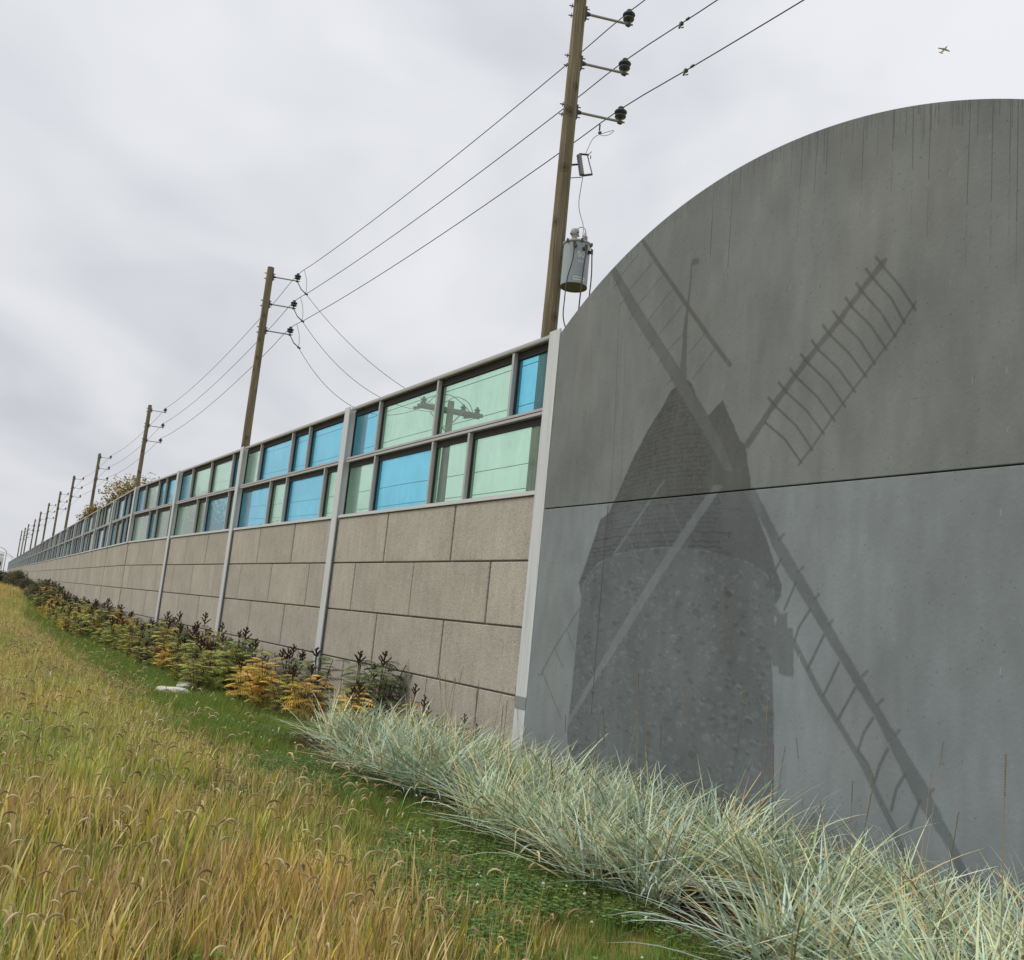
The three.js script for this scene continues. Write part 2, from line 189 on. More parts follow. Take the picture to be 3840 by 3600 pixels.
{
  const m = new THREE.MeshStandardMaterial({ map: muralTex, roughness: 0.85, bumpMap: (() => { const b = tex(512, 512, (u, v) => 0.5 * vn(u * 60, v * 60, 16, 60) + 0.3 * vn(u * 150, v * 150, 17, 150) + 0.2 * vn(u * 14, v * 14, 18, 14), false); b.repeat.set(4, 4); return b; })(), bumpScale: 0.0018 });
  const yS = EY + SEAM, cx = ACX, cy = EY + ACY, r = AR, aL = Math.acos((MX0 - cx) / r), aR = Math.acos((MX1 - cx) / r);
  const up = new THREE.Shape(); up.moveTo(MX0, yS + 0.006); up.lineTo(MX1, yS + 0.006); up.lineTo(MX1, cy + r * Math.sin(aR)); up.absarc(cx, cy, r, aR, aL, false); up.lineTo(MX0, yS + 0.006);
  const lo = new THREE.Shape(); lo.moveTo(MX0, -0.25); lo.lineTo(MX1, -0.25); lo.lineTo(MX1, yS - 0.006); lo.lineTo(MX0, yS - 0.006); lo.lineTo(MX0, -0.25);
  for (const [n, s, z] of [['upper_slab', up, 0.028], ['lower_slab', lo, 0.032]]) {
    const g = new THREE.ExtrudeGeometry(s, { depth: 0.28, bevelEnabled: true, bevelThickness: 0.006, bevelSize: 0.005, bevelOffset: -0.005, bevelSegments: 2, curveSegments: 90 }).translate(0, 0, z - 0.286);
    const p = g.attributes.position, uv = g.attributes.uv; for (let i = 0; i < p.count; i++) uv.setXY(i, (p.getX(i) - MX0) / (MX1 - MX0), (p.getY(i) - MY0) / (MY1 - MY0));
    part(n, g, m, mWall);
  }
  part('seam_filler', box(MX1 - MX0 - 0.02, 0.03, 0.2, (MX0 + MX1) / 2, yS, -0.12), std([0.02, 0.02, 0.02]), mWall);
}

// ---------------------------------------------------------------- noise barrier: concrete block wall, coloured glazing above, steel posts
const concTex = tex(1024, 1024, (u, v) => {
  const a = vn(u * 170, v * 170, 1, 170), b = vn(u * 420, v * 420, 2, 420), l = 0.6 * vn(u * 5, v * 5, 3, 5) + 0.4 * vn(u * 14, v * 11, 4, 14, 11), st = vn(u * 38, v * 4, 5, 38, 4);
  let k = 0.672 + 0.09 * (a - 0.5) + 0.07 * (b - 0.5) + 0.10 * (l - 0.5) + 0.035 * (st - 0.5); if (a < 0.13 && b < 0.4) k -= 0.10; if (a > 0.88 && b > 0.5) k += 0.04;
  return [k * 1.0, k * 0.978, k * 0.928];
});
const concBump = tex(512, 512, (u, v) => 0.5 * vn(u * 170, v * 170, 1, 170) + 0.5 * vn(u * 80, v * 80, 6, 80), false);
const concMats = [0, 1, 2, 3].map((k) => { const t = concTex.clone(); t.offset.set(0.31 * k, 0.17 * k); t.repeat.set(1 / 2.3, 1 / 2.3); t.needsUpdate = true; const b = concBump.clone(); b.repeat.set(1 / 1.15, 1 / 1.15); b.needsUpdate = true; const s = [1, 0.94, 1.04, 0.97][k]; return new THREE.MeshStandardMaterial({ map: t, bumpMap: b, bumpScale: 0.003, roughness: 0.95, color: new THREE.Color().setRGB(s, s * 0.995, s * 0.985) }); });
const backMat = std([0.20, 0.185, 0.16], 1);
const galvTex = tex(256, 256, (u, v) => { const n = 0.5 * vn(u * 10, v * 10, 31, 10) + 0.3 * vn(u * 40, v * 8, 32, 40, 8) + 0.2 * vn(u * 90, v * 90, 33, 90); const k = 0.82 + 0.14 * (n - 0.5); return [k * 0.975, k * 1.0, k * 1.02]; });
const galv = new THREE.MeshStandardMaterial({ map: galvTex, roughness: 0.55, metalness: 0.1 });
const alu = new THREE.MeshStandardMaterial({ color: new THREE.Color().setRGB(0.46, 0.465, 0.48), roughness: 0.5, metalness: 0.15 });
const rubberAndShade = std([0.018, 0.018, 0.02], 0.7);  // black of the gaskets, and of the painted shade under the rails
const paintPatch = std([0.24, 0.26, 0.27], 0.8);
const dirtMap = tex(512, 512, (u, v) => { const n = 0.5 * vn(u * 6, v * 6, 41, 6) + 0.3 * vn(u * 26, v * 18, 42, 26, 18) + 0.2 * vn(u * 60, v * 7, 43, 60, 7); return 1 - 0.06 * n; });
const glass = (r, g, b) => new THREE.MeshPhysicalMaterial({ color: new THREE.Color().setRGB(r, g, b), map: dirtMap, transmission: 1, thickness: 0, roughness: 0.2, ior: 1.49, metalness: 0 });
const blueGlass = glass(0.46, 0.885, 1.0), greenGlass = glass(0.79, 0.98, 0.85);

function blockGeo(w, h, d, b) {                    // a block with chamfered front edges, uv in metres; origin at the middle of its back
  const W = w / 2, H = h / 2, q = [[-W, -H, 0], [W, -H, 0], [W, H, 0], [-W, H, 0], [-W, -H, d - b], [W, -H, d - b], [W, H, d - b], [-W, H, d - b], [-W + b, -H + b, d], [W - b, -H + b, d], [W - b, H - b, d], [-W + b, H - b, d]];
  const pos = [], uv = [], quad = (a, e, c, f) => { for (const i of [a, e, c, a, c, f]) { pos.push(...q[i]); uv.push(q[i][0] + W + 0.3 * q[i][2], q[i][1] + H + 0.3 * q[i][2]); } };
  quad(8, 9, 10, 11); for (let k = 0; k < 4; k++) { const n = (k + 1) % 4; quad(4 + k, 4 + n, 8 + n, 8 + k); quad(k, n, 4 + n, 4 + k); }
  const g = new THREE.BufferGeometry(); g.setAttribute('position', new THREE.Float32BufferAttribute(pos, 3)); g.setAttribute('uv', new THREE.Float32BufferAttribute(uv, 2)); g.computeVertexNormals(); return g;
}
const PITCH = 6.03, ROW = 0.7345, yC = EY + 1.475, yT = EY + 3.313, yM = EY + 2.385;
const posts = [];                                   // post centres, right to left; one more bay stands beyond the mural
for (let i = 0; i < 40; i++) { const x = i < 5 ? 0.09 - PITCH * i : posts[i - 1][0] - PITCH * Math.cos(0.0551); posts.push([x, wallZ(x)]); }
const barrier = thing('noise_barrier', 'long roadside noise barrier of beige concrete blocks under blue and green glass', 'barrier');
barrier.position.z = -0.08;
const blockG = { 2: blockGeo(2.0 - 0.012, ROW - 0.020, 0.03, 0.008), 1: blockGeo(1.0 - 0.012, ROW - 0.020, 0.03, 0.008), E: blockGeo(1.92 - 0.012, ROW - 0.020, 0.03, 0.008), e: blockGeo(0.93 - 0.012, ROW - 0.020, 0.03, 0.008) };
const bayW = PITCH - 0.06;
const slabG = box(bayW, ROW * 4 + 0.5, 0.16, 0, yC - ROW * 2 - 0.25, -0.06);
// an H-section post: front flange, web, rear flange
const postFarG = join([box(0.21, yT - yC + 0.02, 0.018, 0, (yT + yC) / 2 - 0.01, 0.10), box(0.012, yT + 0.33, 0.10, 0, yT / 2 - 0.165, -0.175), box(0.012, yT - yC, 0.2, 0, (yT + yC) / 2 - 0.01, -0.005), box(0.21, yT + 0.33, 0.018, 0, yT / 2 - 0.165, -0.234)]);   // beyond the bend the blocks cover the posts
const postG = join([box(0.21, yT + 0.35, 0.018, 0, yT / 2 - 0.16, 0.10), box(0.012, yT + 0.33, 0.30, 0, yT / 2 - 0.165, -0.06), box(0.21, yT + 0.33, 0.018, 0, yT / 2 - 0.165, -0.219)]);
const RW = bayW - 0.16, rails = { top: join([box(RW, 0.034, 0.20, 0, yT - 0.017, -0.02), box(RW, 0.012, 0.03, 0, yT - 0.040, 0.06)]), mid: join([box(RW, 0.030, 0.16, 0, yM + 0.062, -0.01), box(RW, 0.034, 0.15, 0, yM + 0.020, -0.01)]), sill: box(RW, 0.045, 0.17, 0, yC + 0.012, -0.005) };
const shadeJointG = join([box(RW, 0.080, 0.07, 0, yT - 0.087, -0.03), box(RW, 0.012, 0.12, 0, yM + 0.042, -0.01), box(RW, 0.072, 0.07, 0, yM - 0.034, -0.03)]);  // black bands painted in as shade under both rails, plus the middle joint
const mulG = { up: box(0.046, yT - 0.05 - (yM + 0.078), 0.13, 0, 0, 0), low: box(0.046, yM - 0.002 - (yC + 0.036), 0.13, 0, 0, 0) };
const upMid = (yT - 0.125 + yM + 0.078) / 2, lowMid = (yM - 0.072 + yC + 0.036) / 2, upH = yT - 0.125 - yM - 0.078, lowH = yM - 0.072 - yC - 0.036;
// mullion places measured from the right-hand post of the bay, and the tints from left to right
const bayPlan = [
  { u: [4.79, 2.85, 0.90], l: [4.73, 2.81, 1.81], cu: 'bggb', cl: 'gbgg' },
  { u: [4.75, 2.79, 1.86], l: [3.79, 2.80, 0.82], cu: 'gbbb', cl: 'bgbg' },
  { u: [4.52, 2.65, 0.78], l: [3.55, 2.64, 0.72], cu: 'bggb', cl: 'ggbg' },
  { u: [4.43, 2.53, 1.54], l: [3.29, 2.28, 0.48], cu: 'bgbb', cl: 'gbgb' },
  { u: [5.0, 2.9, 1.6], l: [4.3, 2.7, 1.4], cu: 'gbbb', cl: 'bgbb' },
  { u: [4.4, 3.3, 1.2], l: [4.9, 2.5, 1.1], cu: 'gbgg', cl: 'gbgb' },
  { u: [4.7, 2.4, 1.5], l: [3.9, 2.9, 0.8], cu: 'bggb', cl: 'bbgb' },
  { u: [4.2, 3.1, 0.9], l: [4.6, 3.0, 1.9], cu: 'gbbg', cl: 'gbbg' },
];
const sideG = { up: box(0.018, upH, 0.03), low: box(0.018, lowH, 0.03) };
const RB = rng(5);
function bay(i, xr, zr, xl, zl) {
  const cxm = (xr + xl) / 2, czm = (zr + zl) / 2, turn = Math.atan2(zr - zl, xr - xl);
  const cp = part('concrete_panel', slabG, backMat, barrier); cp.position.set(cxm, 0, czm); cp.rotation.y = -turn;
  for (let r = 0; r < 4; r++) {
    const list = r % 2 === 0 ? [['E', -1.985], [2, 0], ['E', 1.985]] : [['e', -2.49], [2, -1.005], [2, 1.005], ['e', 2.49]];
    for (const [k, x] of list) { const b = part('block', blockG[k], concMats[Math.floor(RB() * 4)], cp); b.position.set(x, yC - ROW * (r + 0.5) - 0.012, 0.02 + 0.004 * RB()); }
  }
  const gp = part('glazing_frame', rails.top, alu, barrier); gp.position.set(cxm, 0, czm); gp.rotation.y = -turn;
  part('channel', shadeJointG, rubberAndShade, gp); part('middle_rail', rails.mid, alu, gp); part('sill', rails.sill, galv, gp);
  const plan = bayPlan[i < 4 ? i : i < 0 ? 1 : [4, 5, 6, 7, 2, 5, 1, 6, 3][(i - 4) % 9]] ?? bayPlan[1];
  const far = i > 15, gas = [];
  for (const [key, ms, cs, ymid, hh] of [['up', plan.u, plan.cu, upMid, upH], ['low', plan.l, plan.cl, lowMid, lowH]]) {
    const ed = [bayW / 2 - 0.10, ...[...ms].reverse().map((m) => bayW / 2 - m), -bayW / 2 + 0.10].sort((a, b) => a - b), merged = { b: [], g: [] };
    for (let k = 0; k < 4; k++) {
      const x0 = ed[k] + (k ? 0.03 : 0), x1 = ed[k + 1] - (k < 3 ? 0.03 : 0), w = x1 - x0 - 0.004, pg = box(w, hh - 0.004, 0.015);
      const uv = pg.attributes.uv, oU = RB() * 3, oV = RB() * 3; for (let q = 0; q < uv.count; q++) uv.setXY(q, oU + uv.getX(q) * w / 1.5, oV + uv.getY(q) * hh / 1.5);
      if (far) merged[cs[k]].push(pg.translate((x0 + x1) / 2, ymid, -0.03));
      else { const pn = part('pane', pg, cs[k] === 'b' ? blueGlass : greenGlass, gp); pn.position.set((x0 + x1) / 2, ymid, -0.03); }
      gas.push(sideG[key].clone().translate(x0 + 0.009, ymid, -0.03 + 0.024), sideG[key].clone().translate(x1 - 0.009, ymid, -0.03 + 0.024), box(w, 0.016, 0.03, (x0 + x1) / 2, ymid + hh / 2 - 0.008, -0.006), box(w, 0.008, 0.03, (x0 + x1) / 2, ymid - hh / 2 + 0.004, -0.006));
      if (k) { const mu = part('mullion', mulG[key], alu, gp); mu.position.set(ed[k], ymid + 0.036, -0.005); }
    }
    if (far) for (const k of 'bg') if (merged[k].length) { const pn = part('pane', join(merged[k]), k === 'b' ? blueGlass : greenGlass, gp); pn.userData.kind = 'stuff'; }
  }
  const ga = part('gasket', join(gas), rubberAndShade, gp); ga.userData.kind = 'stuff';
}
posts.forEach(([x, z], i) => {
  const p = part('post', i > 3 ? postFarG : postG, galv, barrier); p.position.set(x, 0, z); p.rotation.y = i > 4 ? -0.0551 : 0;
  if (i === 0) { const w = part('paint_patch', box(0.205, 0.13, 0.004, 0, EY - 0.79, 0.1115), paintPatch, p); w.userData.label = 'grey paint patch near the foot of the end post'; }
  if (i) bay(i - 1, posts[i - 1][0], posts[i - 1][1], x, z);
});
{ const p = part('post', postG, galv, barrier); p.position.set(MX1 + 0.12, 0, 0); const q = part('post', postG, galv, barrier); q.position.set(MX1 + 0.12 + PITCH, 0, 0); bay(0, MX1 + 0.12 + PITCH, 0, MX1 + 0.12, 0); }
// ---------------------------------------------------------------- utility poles, wires, transformer
const woodTex = tex(256, 1024, (u, v) => {
  const gr = 0.5 * vn(u * 46, v * 7, 51, 46, 7) + 0.3 * vn(u * 110, v * 16, 52, 110, 16) + 0.2 * vn(u * 8, v * 5, 53, 8, 5); let k = mix(0.33, 0.62, gr);
  if (vn(u * 90, v * 3, 55, 90, 3) > 0.80) k *= 0.72;
  for (let q = 0; q < 16; q++) { let du = Math.abs(u - hash(q, 1, 9)); du = Math.min(du, 1 - du) * 0.9; const dv = (v - hash(q, 2, 9)) * 6.5, r = Math.hypot(du, dv * 0.6); if (r < 0.05) k *= 0.5 + 8 * r; else if (r < 0.09) k *= 0.86; }
  return [k * 1.0, k * 0.93, k * 0.76];
});
const wood = new THREE.MeshStandardMaterial({ map: woodTex, roughness: 0.95 });
const steel = std([0.30, 0.32, 0.33], 0.5, { metalness: 0.4 }), darkSteel = std([0.07, 0.075, 0.08], 0.6, { metalness: 0.2 }), porcelain = std([0.055, 0.07, 0.08], 0.35), wireMat = std([0.05, 0.052, 0.055], 0.6), wireGrey = std([0.30, 0.31, 0.32], 0.6);
const HT = EY + 11.83, ARM = [EY + 11.5, EY + 10.48, EY + 9.49];
const polePos = [[21.5, -3.0], [-4.865, -3.126], [-23.665, -3.26], [-54.53, -5.30], [-82.76, -6.58], [-105.5, -7.4], [-128.2, -8.67], [-151.6, -9.81], [-174.3, -10.95], [-200.0, -12.5], [-222.0, -13.3], [-240.8, -14.27], [-257.0, -14.9]];
const shaftG = (() => { const g = new THREE.CylinderGeometry(0.118, 0.165, HT + 0.4, 20, 12, true).translate(0, HT / 2 - 0.2, 0); const cap = new THREE.CircleGeometry(0.118, 20).rotateX(-Math.PI / 2).translate(0, HT, 0), uv = g.attributes.uv; for (let i = 0; i < uv.count; i++) uv.setXY(i, uv.getX(i), uv.getY(i) * 3.1); const p = g.attributes.position; for (let i = 0; i < p.count; i++) { const w = 0.012 * (vn(p.getY(i) * 0.5, 1, 66) - 0.5); p.setX(i, p.getX(i) + w); } return join([g, cap]); })();
const insG = new THREE.LatheGeometry([[0, 0], [0.035, 0.0], [0.04, 0.01], [0.088, 0.022], [0.094, 0.04], [0.085, 0.058], [0.05, 0.075], [0.055, 0.085], [0.098, 0.1], [0.105, 0.122], [0.095, 0.142], [0.05, 0.155], [0.045, 0.17], [0.036, 0.185], [0.05, 0.195], [0.045, 0.215], [0, 0.222]].map(([r, y]) => new THREE.Vector2(r, y)), 24);
const AL = 0.97, AX = 0.35, AZ = -0.905;                                     // arm length; the arms point away from the barrier
const armG = join([bar([0, 0, -0.12], [0, -0.015, -AL], 0.024, 10), bar([0, -0.015, -AL], [0, -0.017, -AL - 0.09], 0.018, 8)]);
const armBaseG = join([box(0.09, 0.26, 0.03, 0, 0, -0.13), new THREE.CylinderGeometry(0.03, 0.055, 0.09, 10).rotateX(-Math.PI / 2).translate(0, 0, -0.17), bar([0, 0.1, 0.2], [0, 0.1, -0.2], 0.011), bar([0, -0.1, 0.2], [0, -0.1, -0.2], 0.011), box(0.06, 0.06, 0.012, 0, 0.1, 0.145), box(0.06, 0.06, 0.012, 0, -0.1, 0.145)]);
const pinG = join([cyl(0.016, 0.016, 0.075, 0, -0.01, 0, 8), box(0.06, 0.05, 0.07, 0, -0.02, 0)]);
const poleLabels = ['tall wooden utility pole beyond the mural, out at the far right', 'nearest tall wooden utility pole, carrying the grey transformer', 'wooden utility pole with wires dropping away to the right, second nearest', 'wooden utility pole standing in front of the golden tree', 'wooden utility pole with fuse and transformer at rail height, left of the golden tree', 'fifth wooden utility pole along the barrier, counted from the mural', 'sixth wooden utility pole along the barrier, counted from the mural', 'seventh wooden utility pole along the barrier, a transformer low on it', 'eighth wooden utility pole along the barrier, counted from the mural', 'ninth wooden utility pole along the barrier, counted from the mural', 'tenth wooden utility pole along the barrier, counted from the mural', 'eleventh wooden utility pole along the barrier, counted from the mural', 'farthest wooden utility pole, leftmost of the row'];
polePos.forEach(([x, z], i) => {
  const p = thing('utility_pole', poleLabels[i], 'utility pole', x, 0, z, 'utility poles behind the barrier');
  const s = part('shaft', shaftG, wood, p); s.rotation.y = i * 2.1;
  ARM.forEach((y) => {
    const a = part('arm', armG, steel, p); a.position.y = y; a.rotation.y = -0.37; part('arm_bracket', armBaseG, darkSteel, a);
    const n = part('insulator', insG, porcelain, p); n.position.set(AX, y + 0.045, AZ); n.scale.set(1.15, 1.05, 1.15); part('pin', pinG, darkSteel, n).position.y = -0.05;
  });
});
const wx = AX, wz = AZ, wy = 0.045 + 0.2;
const spanPts = (k) => { const out = []; for (let i = 0; i < polePos.length - 1; i++) { const [x0, z0] = polePos[i], [x1, z1] = polePos[i + 1], L = Math.hypot(x1 - x0, z1 - z0), sag = 0.00045 * L * L + 0.05; for (let q = 0; q < 12; q++) { const t = q / 12; out.push([mix(x0, x1, t) + wx, ARM[k] + wy - sag * 4 * t * (1 - t), mix(z0, z1, t) + wz]); } } return out; };
const wireNames = ['top', 'middle', 'lowest'];
wireNames.forEach((w, k) => {
  const pts = spanPts(k), o = thing('power_line', `${w} of the three dark power lines strung between the utility poles`, 'wire', 0, 0, 0, 'power lines on the pole arms');
  part('conductor', tube(pts, 0.0105, 6, pts.length * 3), wireMat, o);
  const clampAt = [null, [-3.3, 0], [-3.09, 0]][k];
  if (clampAt) { const t = (21.5 - clampAt[0]) / 26.365, L = 26.365, sag = 0.00045 * L * L + 0.05, y = ARM[k] + wy - sag * 4 * t * (1 - t), z = mix(-3.0, -3.126, t) + wz; part('line_clamp', join([box(0.05, 0.05, 0.06, clampAt[0] + wx, y, z), bar([clampAt[0] + wx, y + 0.02, z], [clampAt[0] + wx - 0.02, y - 0.09, z + 0.03], 0.018), bar([clampAt[0] + wx, y + 0.01, z], [clampAt[0] + wx - 0.06, y + 0.07, z - 0.03], 0.010), bar([clampAt[0] + wx, y - 0.08, z], [clampAt[0] + wx + 0.06, y - 0.1, z], 0.011)]), darkSteel, o); part('splice', new THREE.CylinderGeometry(0.022, 0.022, 0.07, 10).rotateZ(Math.PI / 2).translate(clampAt[0] + wx + 0.16, y + 0.005, z), darkSteel, o); }
});
// transformer: tank with lid, bushings, lightning arrester, secondary terminals, stencilled 50
const tankTex = (() => { const c = document.createElement('canvas'); c.width = 1024; c.height = 512; const g = c.getContext('2d'); g.fillStyle = 'rgb(150,163,170)'; g.fillRect(0, 0, 1024, 512); const R = rng(3);
  for (let k = 0; k < 900; k++) { const v = R() < 0.5 ? 130 : 172; g.fillStyle = `rgba(${v},${v + 10},${v + 14},${0.05 + 0.08 * R()})`; g.fillRect(R() * 1024, R() * 512, 2 + 10 * R(), 6 + 60 * R()); }
  g.fillStyle = 'rgb(205,212,212)'; g.font = 'bold 92px sans-serif'; g.textAlign = 'center'; g.fillText('50', 512, 200); g.font = 'bold 40px sans-serif'; g.fillText('14.4', 512, 262); g.fillStyle = 'rgb(214,218,214)'; g.fillRect(440, 430, 150, 40); g.fillStyle = 'rgb(90,96,96)'; for (let k = 0; k < 9; k++) g.fillRect(450 + k * 15, 440, 9, 18);
  const t = new THREE.CanvasTexture(c); t.colorSpace = THREE.SRGBColorSpace; t.anisotropy = 8; return t; })();
function makeTransformer(label, x, z) {
  const t = thing('pole_transformer', label, 'transformer', x, EY + 5.93, z, 'transformers on the poles'), tankMat = new THREE.MeshStandardMaterial({ map: tankTex, roughness: 0.45 });
  const rT = 0.235, hT = 0.80, grey = std([0.30, 0.35, 0.37], 0.5), pale = std([0.42, 0.42, 0.40], 0.5);
  part('tank', new THREE.CylinderGeometry(rT, rT, hT, 40, 1, true).translate(0, hT / 2, 0), tankMat, t);
  part('tank_bottom', new THREE.LatheGeometry([[0, 0.012], [rT - 0.02, 0.012], [rT - 0.012, 0.0], [rT + 0.003, 0.0], [rT + 0.003, 0.014]].map((p) => new THREE.Vector2(...p)), 40), std([0.09, 0.10, 0.10], 0.7), t);
  part('lid', new THREE.LatheGeometry([[rT + 0.004, hT - 0.03], [rT + 0.018, hT - 0.025], [rT + 0.02, hT + 0.002], [rT - 0.01, hT + 0.02], [0.1, hT + 0.045], [0, hT + 0.05]].map((p) => new THREE.Vector2(...p)), 40), grey, t);
  const clampsG = []; for (let k = 0; k < 6; k++) { const a = k * 1.047 + 0.3; clampsG.push(box(0.03, 0.06, 0.03, Math.cos(a) * (rT + 0.022), hT - 0.01, Math.sin(a) * (rT + 0.022))); }
  part('lid_clamp', join(clampsG), darkSteel, t).userData.kind = 'stuff';
  const bush = [[0.05, 0], [0.05, 0.02]]; for (let k = 0; k < 6; k++) bush.push([0.056, 0.03 + k * 0.025], [0.04, 0.043 + k * 0.025]); bush.push([0.045, 0.19], [0.075, 0.195], [0.078, 0.27], [0.062, 0.30], [0.03, 0.315], [0, 0.318]);
  const b1 = part('bushing', new THREE.LatheGeometry(bush.map((p) => new THREE.Vector2(...p)), 18), pale, t); b1.position.set(-0.11, hT + 0.02, 0.0); part('bushing_cap_bolt', join([bar([-0.1, 0.22, 0], [0.1, 0.22, 0], 0.012), bar([0, 0.2, 0.1], [0, 0.2, -0.1], 0.012)]), darkSteel, b1);
  const ar = []; for (let k = 0; k < 5; k++) ar.push([0.05, k * 0.024], [0.034, 0.014 + k * 0.024]); ar.push([0.022, 0.13], [0.014, 0.2], [0, 0.21]);
  const b2 = part('arrester', new THREE.LatheGeometry(ar.map((p) => new THREE.Vector2(...p)), 16), steel, t); b2.position.set(0.13, hT + 0.02, -0.06);
  for (const [a, dy] of [[-0.75, 0.02], [-0.05, -0.01], [0.45, -0.04]]) { const n = part('terminal', join([new THREE.CylinderGeometry(0.03, 0.036, 0.06, 12).rotateZ(-Math.PI / 2).translate(rT + 0.03, 0, 0), box(0.02, 0.07, 0.05, rT + 0.07, -0.01, 0), bar([rT + 0.07, 0.04, -0.02], [rT + 0.07, 0.04, 0.03], 0.012)]), darkSteel, t); n.rotation.y = a; n.position.y = hT - 0.14 + dy; }
  part('hanger', join([box(0.1, 0.05, 0.06, -rT - 0.04, 0.15, 0), box(0.1, 0.05, 0.06, -rT - 0.04, 0.65, 0), box(0.03, 0.62, 0.09, -rT - 0.08, 0.4, 0)]), steel, t);
  return t;
}
const tr = makeTransformer('grey cylinder transformer stencilled 50, hung on the nearest pole', -4.35, -3.21); tr.children[0].rotation.y = -1.81;
{ const a = copy(tr, 'small far transformer hung at rail height on the pole left of the golden tree'); a.position.set(-82.78 + 0.43, EY + 5.93, -6.69); const b = copy(tr, 'tiny transformer low on the seventh pole of the row'); b.position.set(-151.6 + 0.43, EY + 5.0, -9.79); }
{ // leads and fuse on the nearest pole
  const px = -4.865, pz = -3.126, tx = -4.35, tz = -3.21, tb = EY + 5.93;
  const lead = (label, pts, r, m) => tag(part('lead_wire', tube(pts, r, 6, 40), m), label, 'wire', 'leads of the near transformer');
  const cos = Math.cos, sin = Math.sin, T = (a, y) => [tx + 0.31 * cos(a), tb + y, tz - 0.31 * sin(a)];
  const T2 = (a, r, y) => [tx + r * cos(a), tb + y, tz - r * sin(a)];
  lead('black cable hanging in front of the near transformer, nearest the pole', [T(-0.75, 0.64), T2(-0.8, 0.29, 0.4), T2(-1.05, 0.27, 0.1), T2(-1.15, 0.26, -0.3), T2(-1.1, 0.26, -0.65), T2(-0.7, 0.3, -0.9), T2(-0.1, 0.4, -1.1), T2(0.3, 0.7, -1.5)], 0.011, wireMat);
  lead('middle black cable hanging below the near transformer', [T(-0.05, 0.6), T2(-0.1, 0.30, 0.3), T2(-0.15, 0.29, -0.3), T2(-0.15, 0.28, -0.8), T2(-0.1, 0.3, -1.7)], 0.012, wireMat);
  lead('black cable hanging at the right of the near transformer', [T(0.45, 0.57), T2(0.55, 0.32, 0.2), T2(0.55, 0.31, -0.3), T2(0.5, 0.32, -0.9), T2(0.5, 0.34, -1.7)], 0.011, wireMat);
  const cx = px + 0.10, cz = pz - 0.33, cy = EY + 8.28;
  lead('thin grey lead running from the fuse down to the transformer top', [[cx, cy - 0.02, cz - 0.02], [cx + 0.02, cy - 0.6, cz + 0.02], [tx - 0.15, cy - 1.1, tz - 0.2], [tx + 0.06, cy - 1.4, tz - 0.06], [tx + 0.13, tb + 1.02, tz - 0.06]], 0.007, wireGrey);
  lead('short grey lead between bushing and arrester on the transformer lid', [[tx - 0.08, tb + 1.1, tz], [tx + 0.02, tb + 1.13, tz - 0.03], [tx + 0.1, tb + 1.09, tz - 0.05], [tx + 0.13, tb + 1.03, tz - 0.06]], 0.008, wireGrey);
  lead('thin curling tap wire from the lowest power line to the fuse', [[-5.15, ARM[2] + 0.16, pz + AZ], [-5.12, ARM[2] - 0.02, pz + AZ], [-4.9, ARM[2] - 0.12, pz + AZ - 0.02], [-4.55, ARM[2] - 0.22, pz - 0.8], [-4.6, ARM[2] - 0.32, pz - 0.62], [-4.72, ARM[2] - 0.4, pz - 0.5], [cx, cy + 0.46, cz - 0.04]], 0.006, wireGrey);
  tag(part('tap_clamp', join([bar([-5.15, ARM[2] + 0.2, pz + AZ], [-5.15, ARM[2] + 0.08, pz + AZ], 0.016), box(0.05, 0.04, 0.05, -5.13, ARM[2] + 0.02, pz + AZ)]), darkSteel), 'dark tap clamp on the lowest power line beside the nearest pole', 'clamp');
  const makeCut = (label, x, y, z) => {
    const f = thing('fuse_cutout', label, 'fuse', x, y, z, 'fuse cutouts on the poles'), pr = std([0.24, 0.26, 0.28], 0.4), sh = [[0.0, 0]]; for (let k = 0; k < 8; k++) sh.push([0.042, 0.01 + k * 0.05], [0.052, 0.03 + k * 0.05]); sh.push([0.042, 0.41], [0, 0.42]);
    part('insulator', new THREE.LatheGeometry(sh.map((p) => new THREE.Vector2(...p)), 16).rotateX(0.22), pr, f);
    part('fuse_tube', bar([0.09, 0.03, -0.17], [0.09, 0.36, -0.06], 0.012), steel, f);
    part('contacts', join([bar([0, 0.42, 0.08], [0.1, 0.37, -0.08], 0.018), bar([0, 0.0, -0.0], [0.1, 0.0, -0.18], 0.02), new THREE.TorusGeometry(0.03, 0.006, 6, 14).translate(0.1, 0.33, -0.12), bar([0.09, 0.36, -0.06], [0.1, 0.44, -0.13], 0.007)]), darkSteel, f);
    part('bracket', join([bar([0, 0.22, 0.05], [-0.08, 0.22, 0.24], 0.018), bar([0, -0.03, 0], [-0.06, -0.04, 0.2], 0.008)]), darkSteel, f); return f;
  };
  const cut = makeCut('grey fuse cutout on the nearest pole, above the transformer', cx, cy, cz); cut.rotation.y = -0.5;
  const c2 = copy(cut, 'tiny fuse cutout on the pole left of the golden tree'); c2.position.set(-82.7, EY + 8.2, -7.05);
  tag(part('cable_clip', join([box(0.05, 0.07, 0.03, px - 0.02, EY + 4.85, pz + 0.16), box(0.02, 0.03, 0.05, px - 0.02, EY + 4.85, pz + 0.18)]), steel), 'small steel clip low on the nearest pole', 'clip');
}
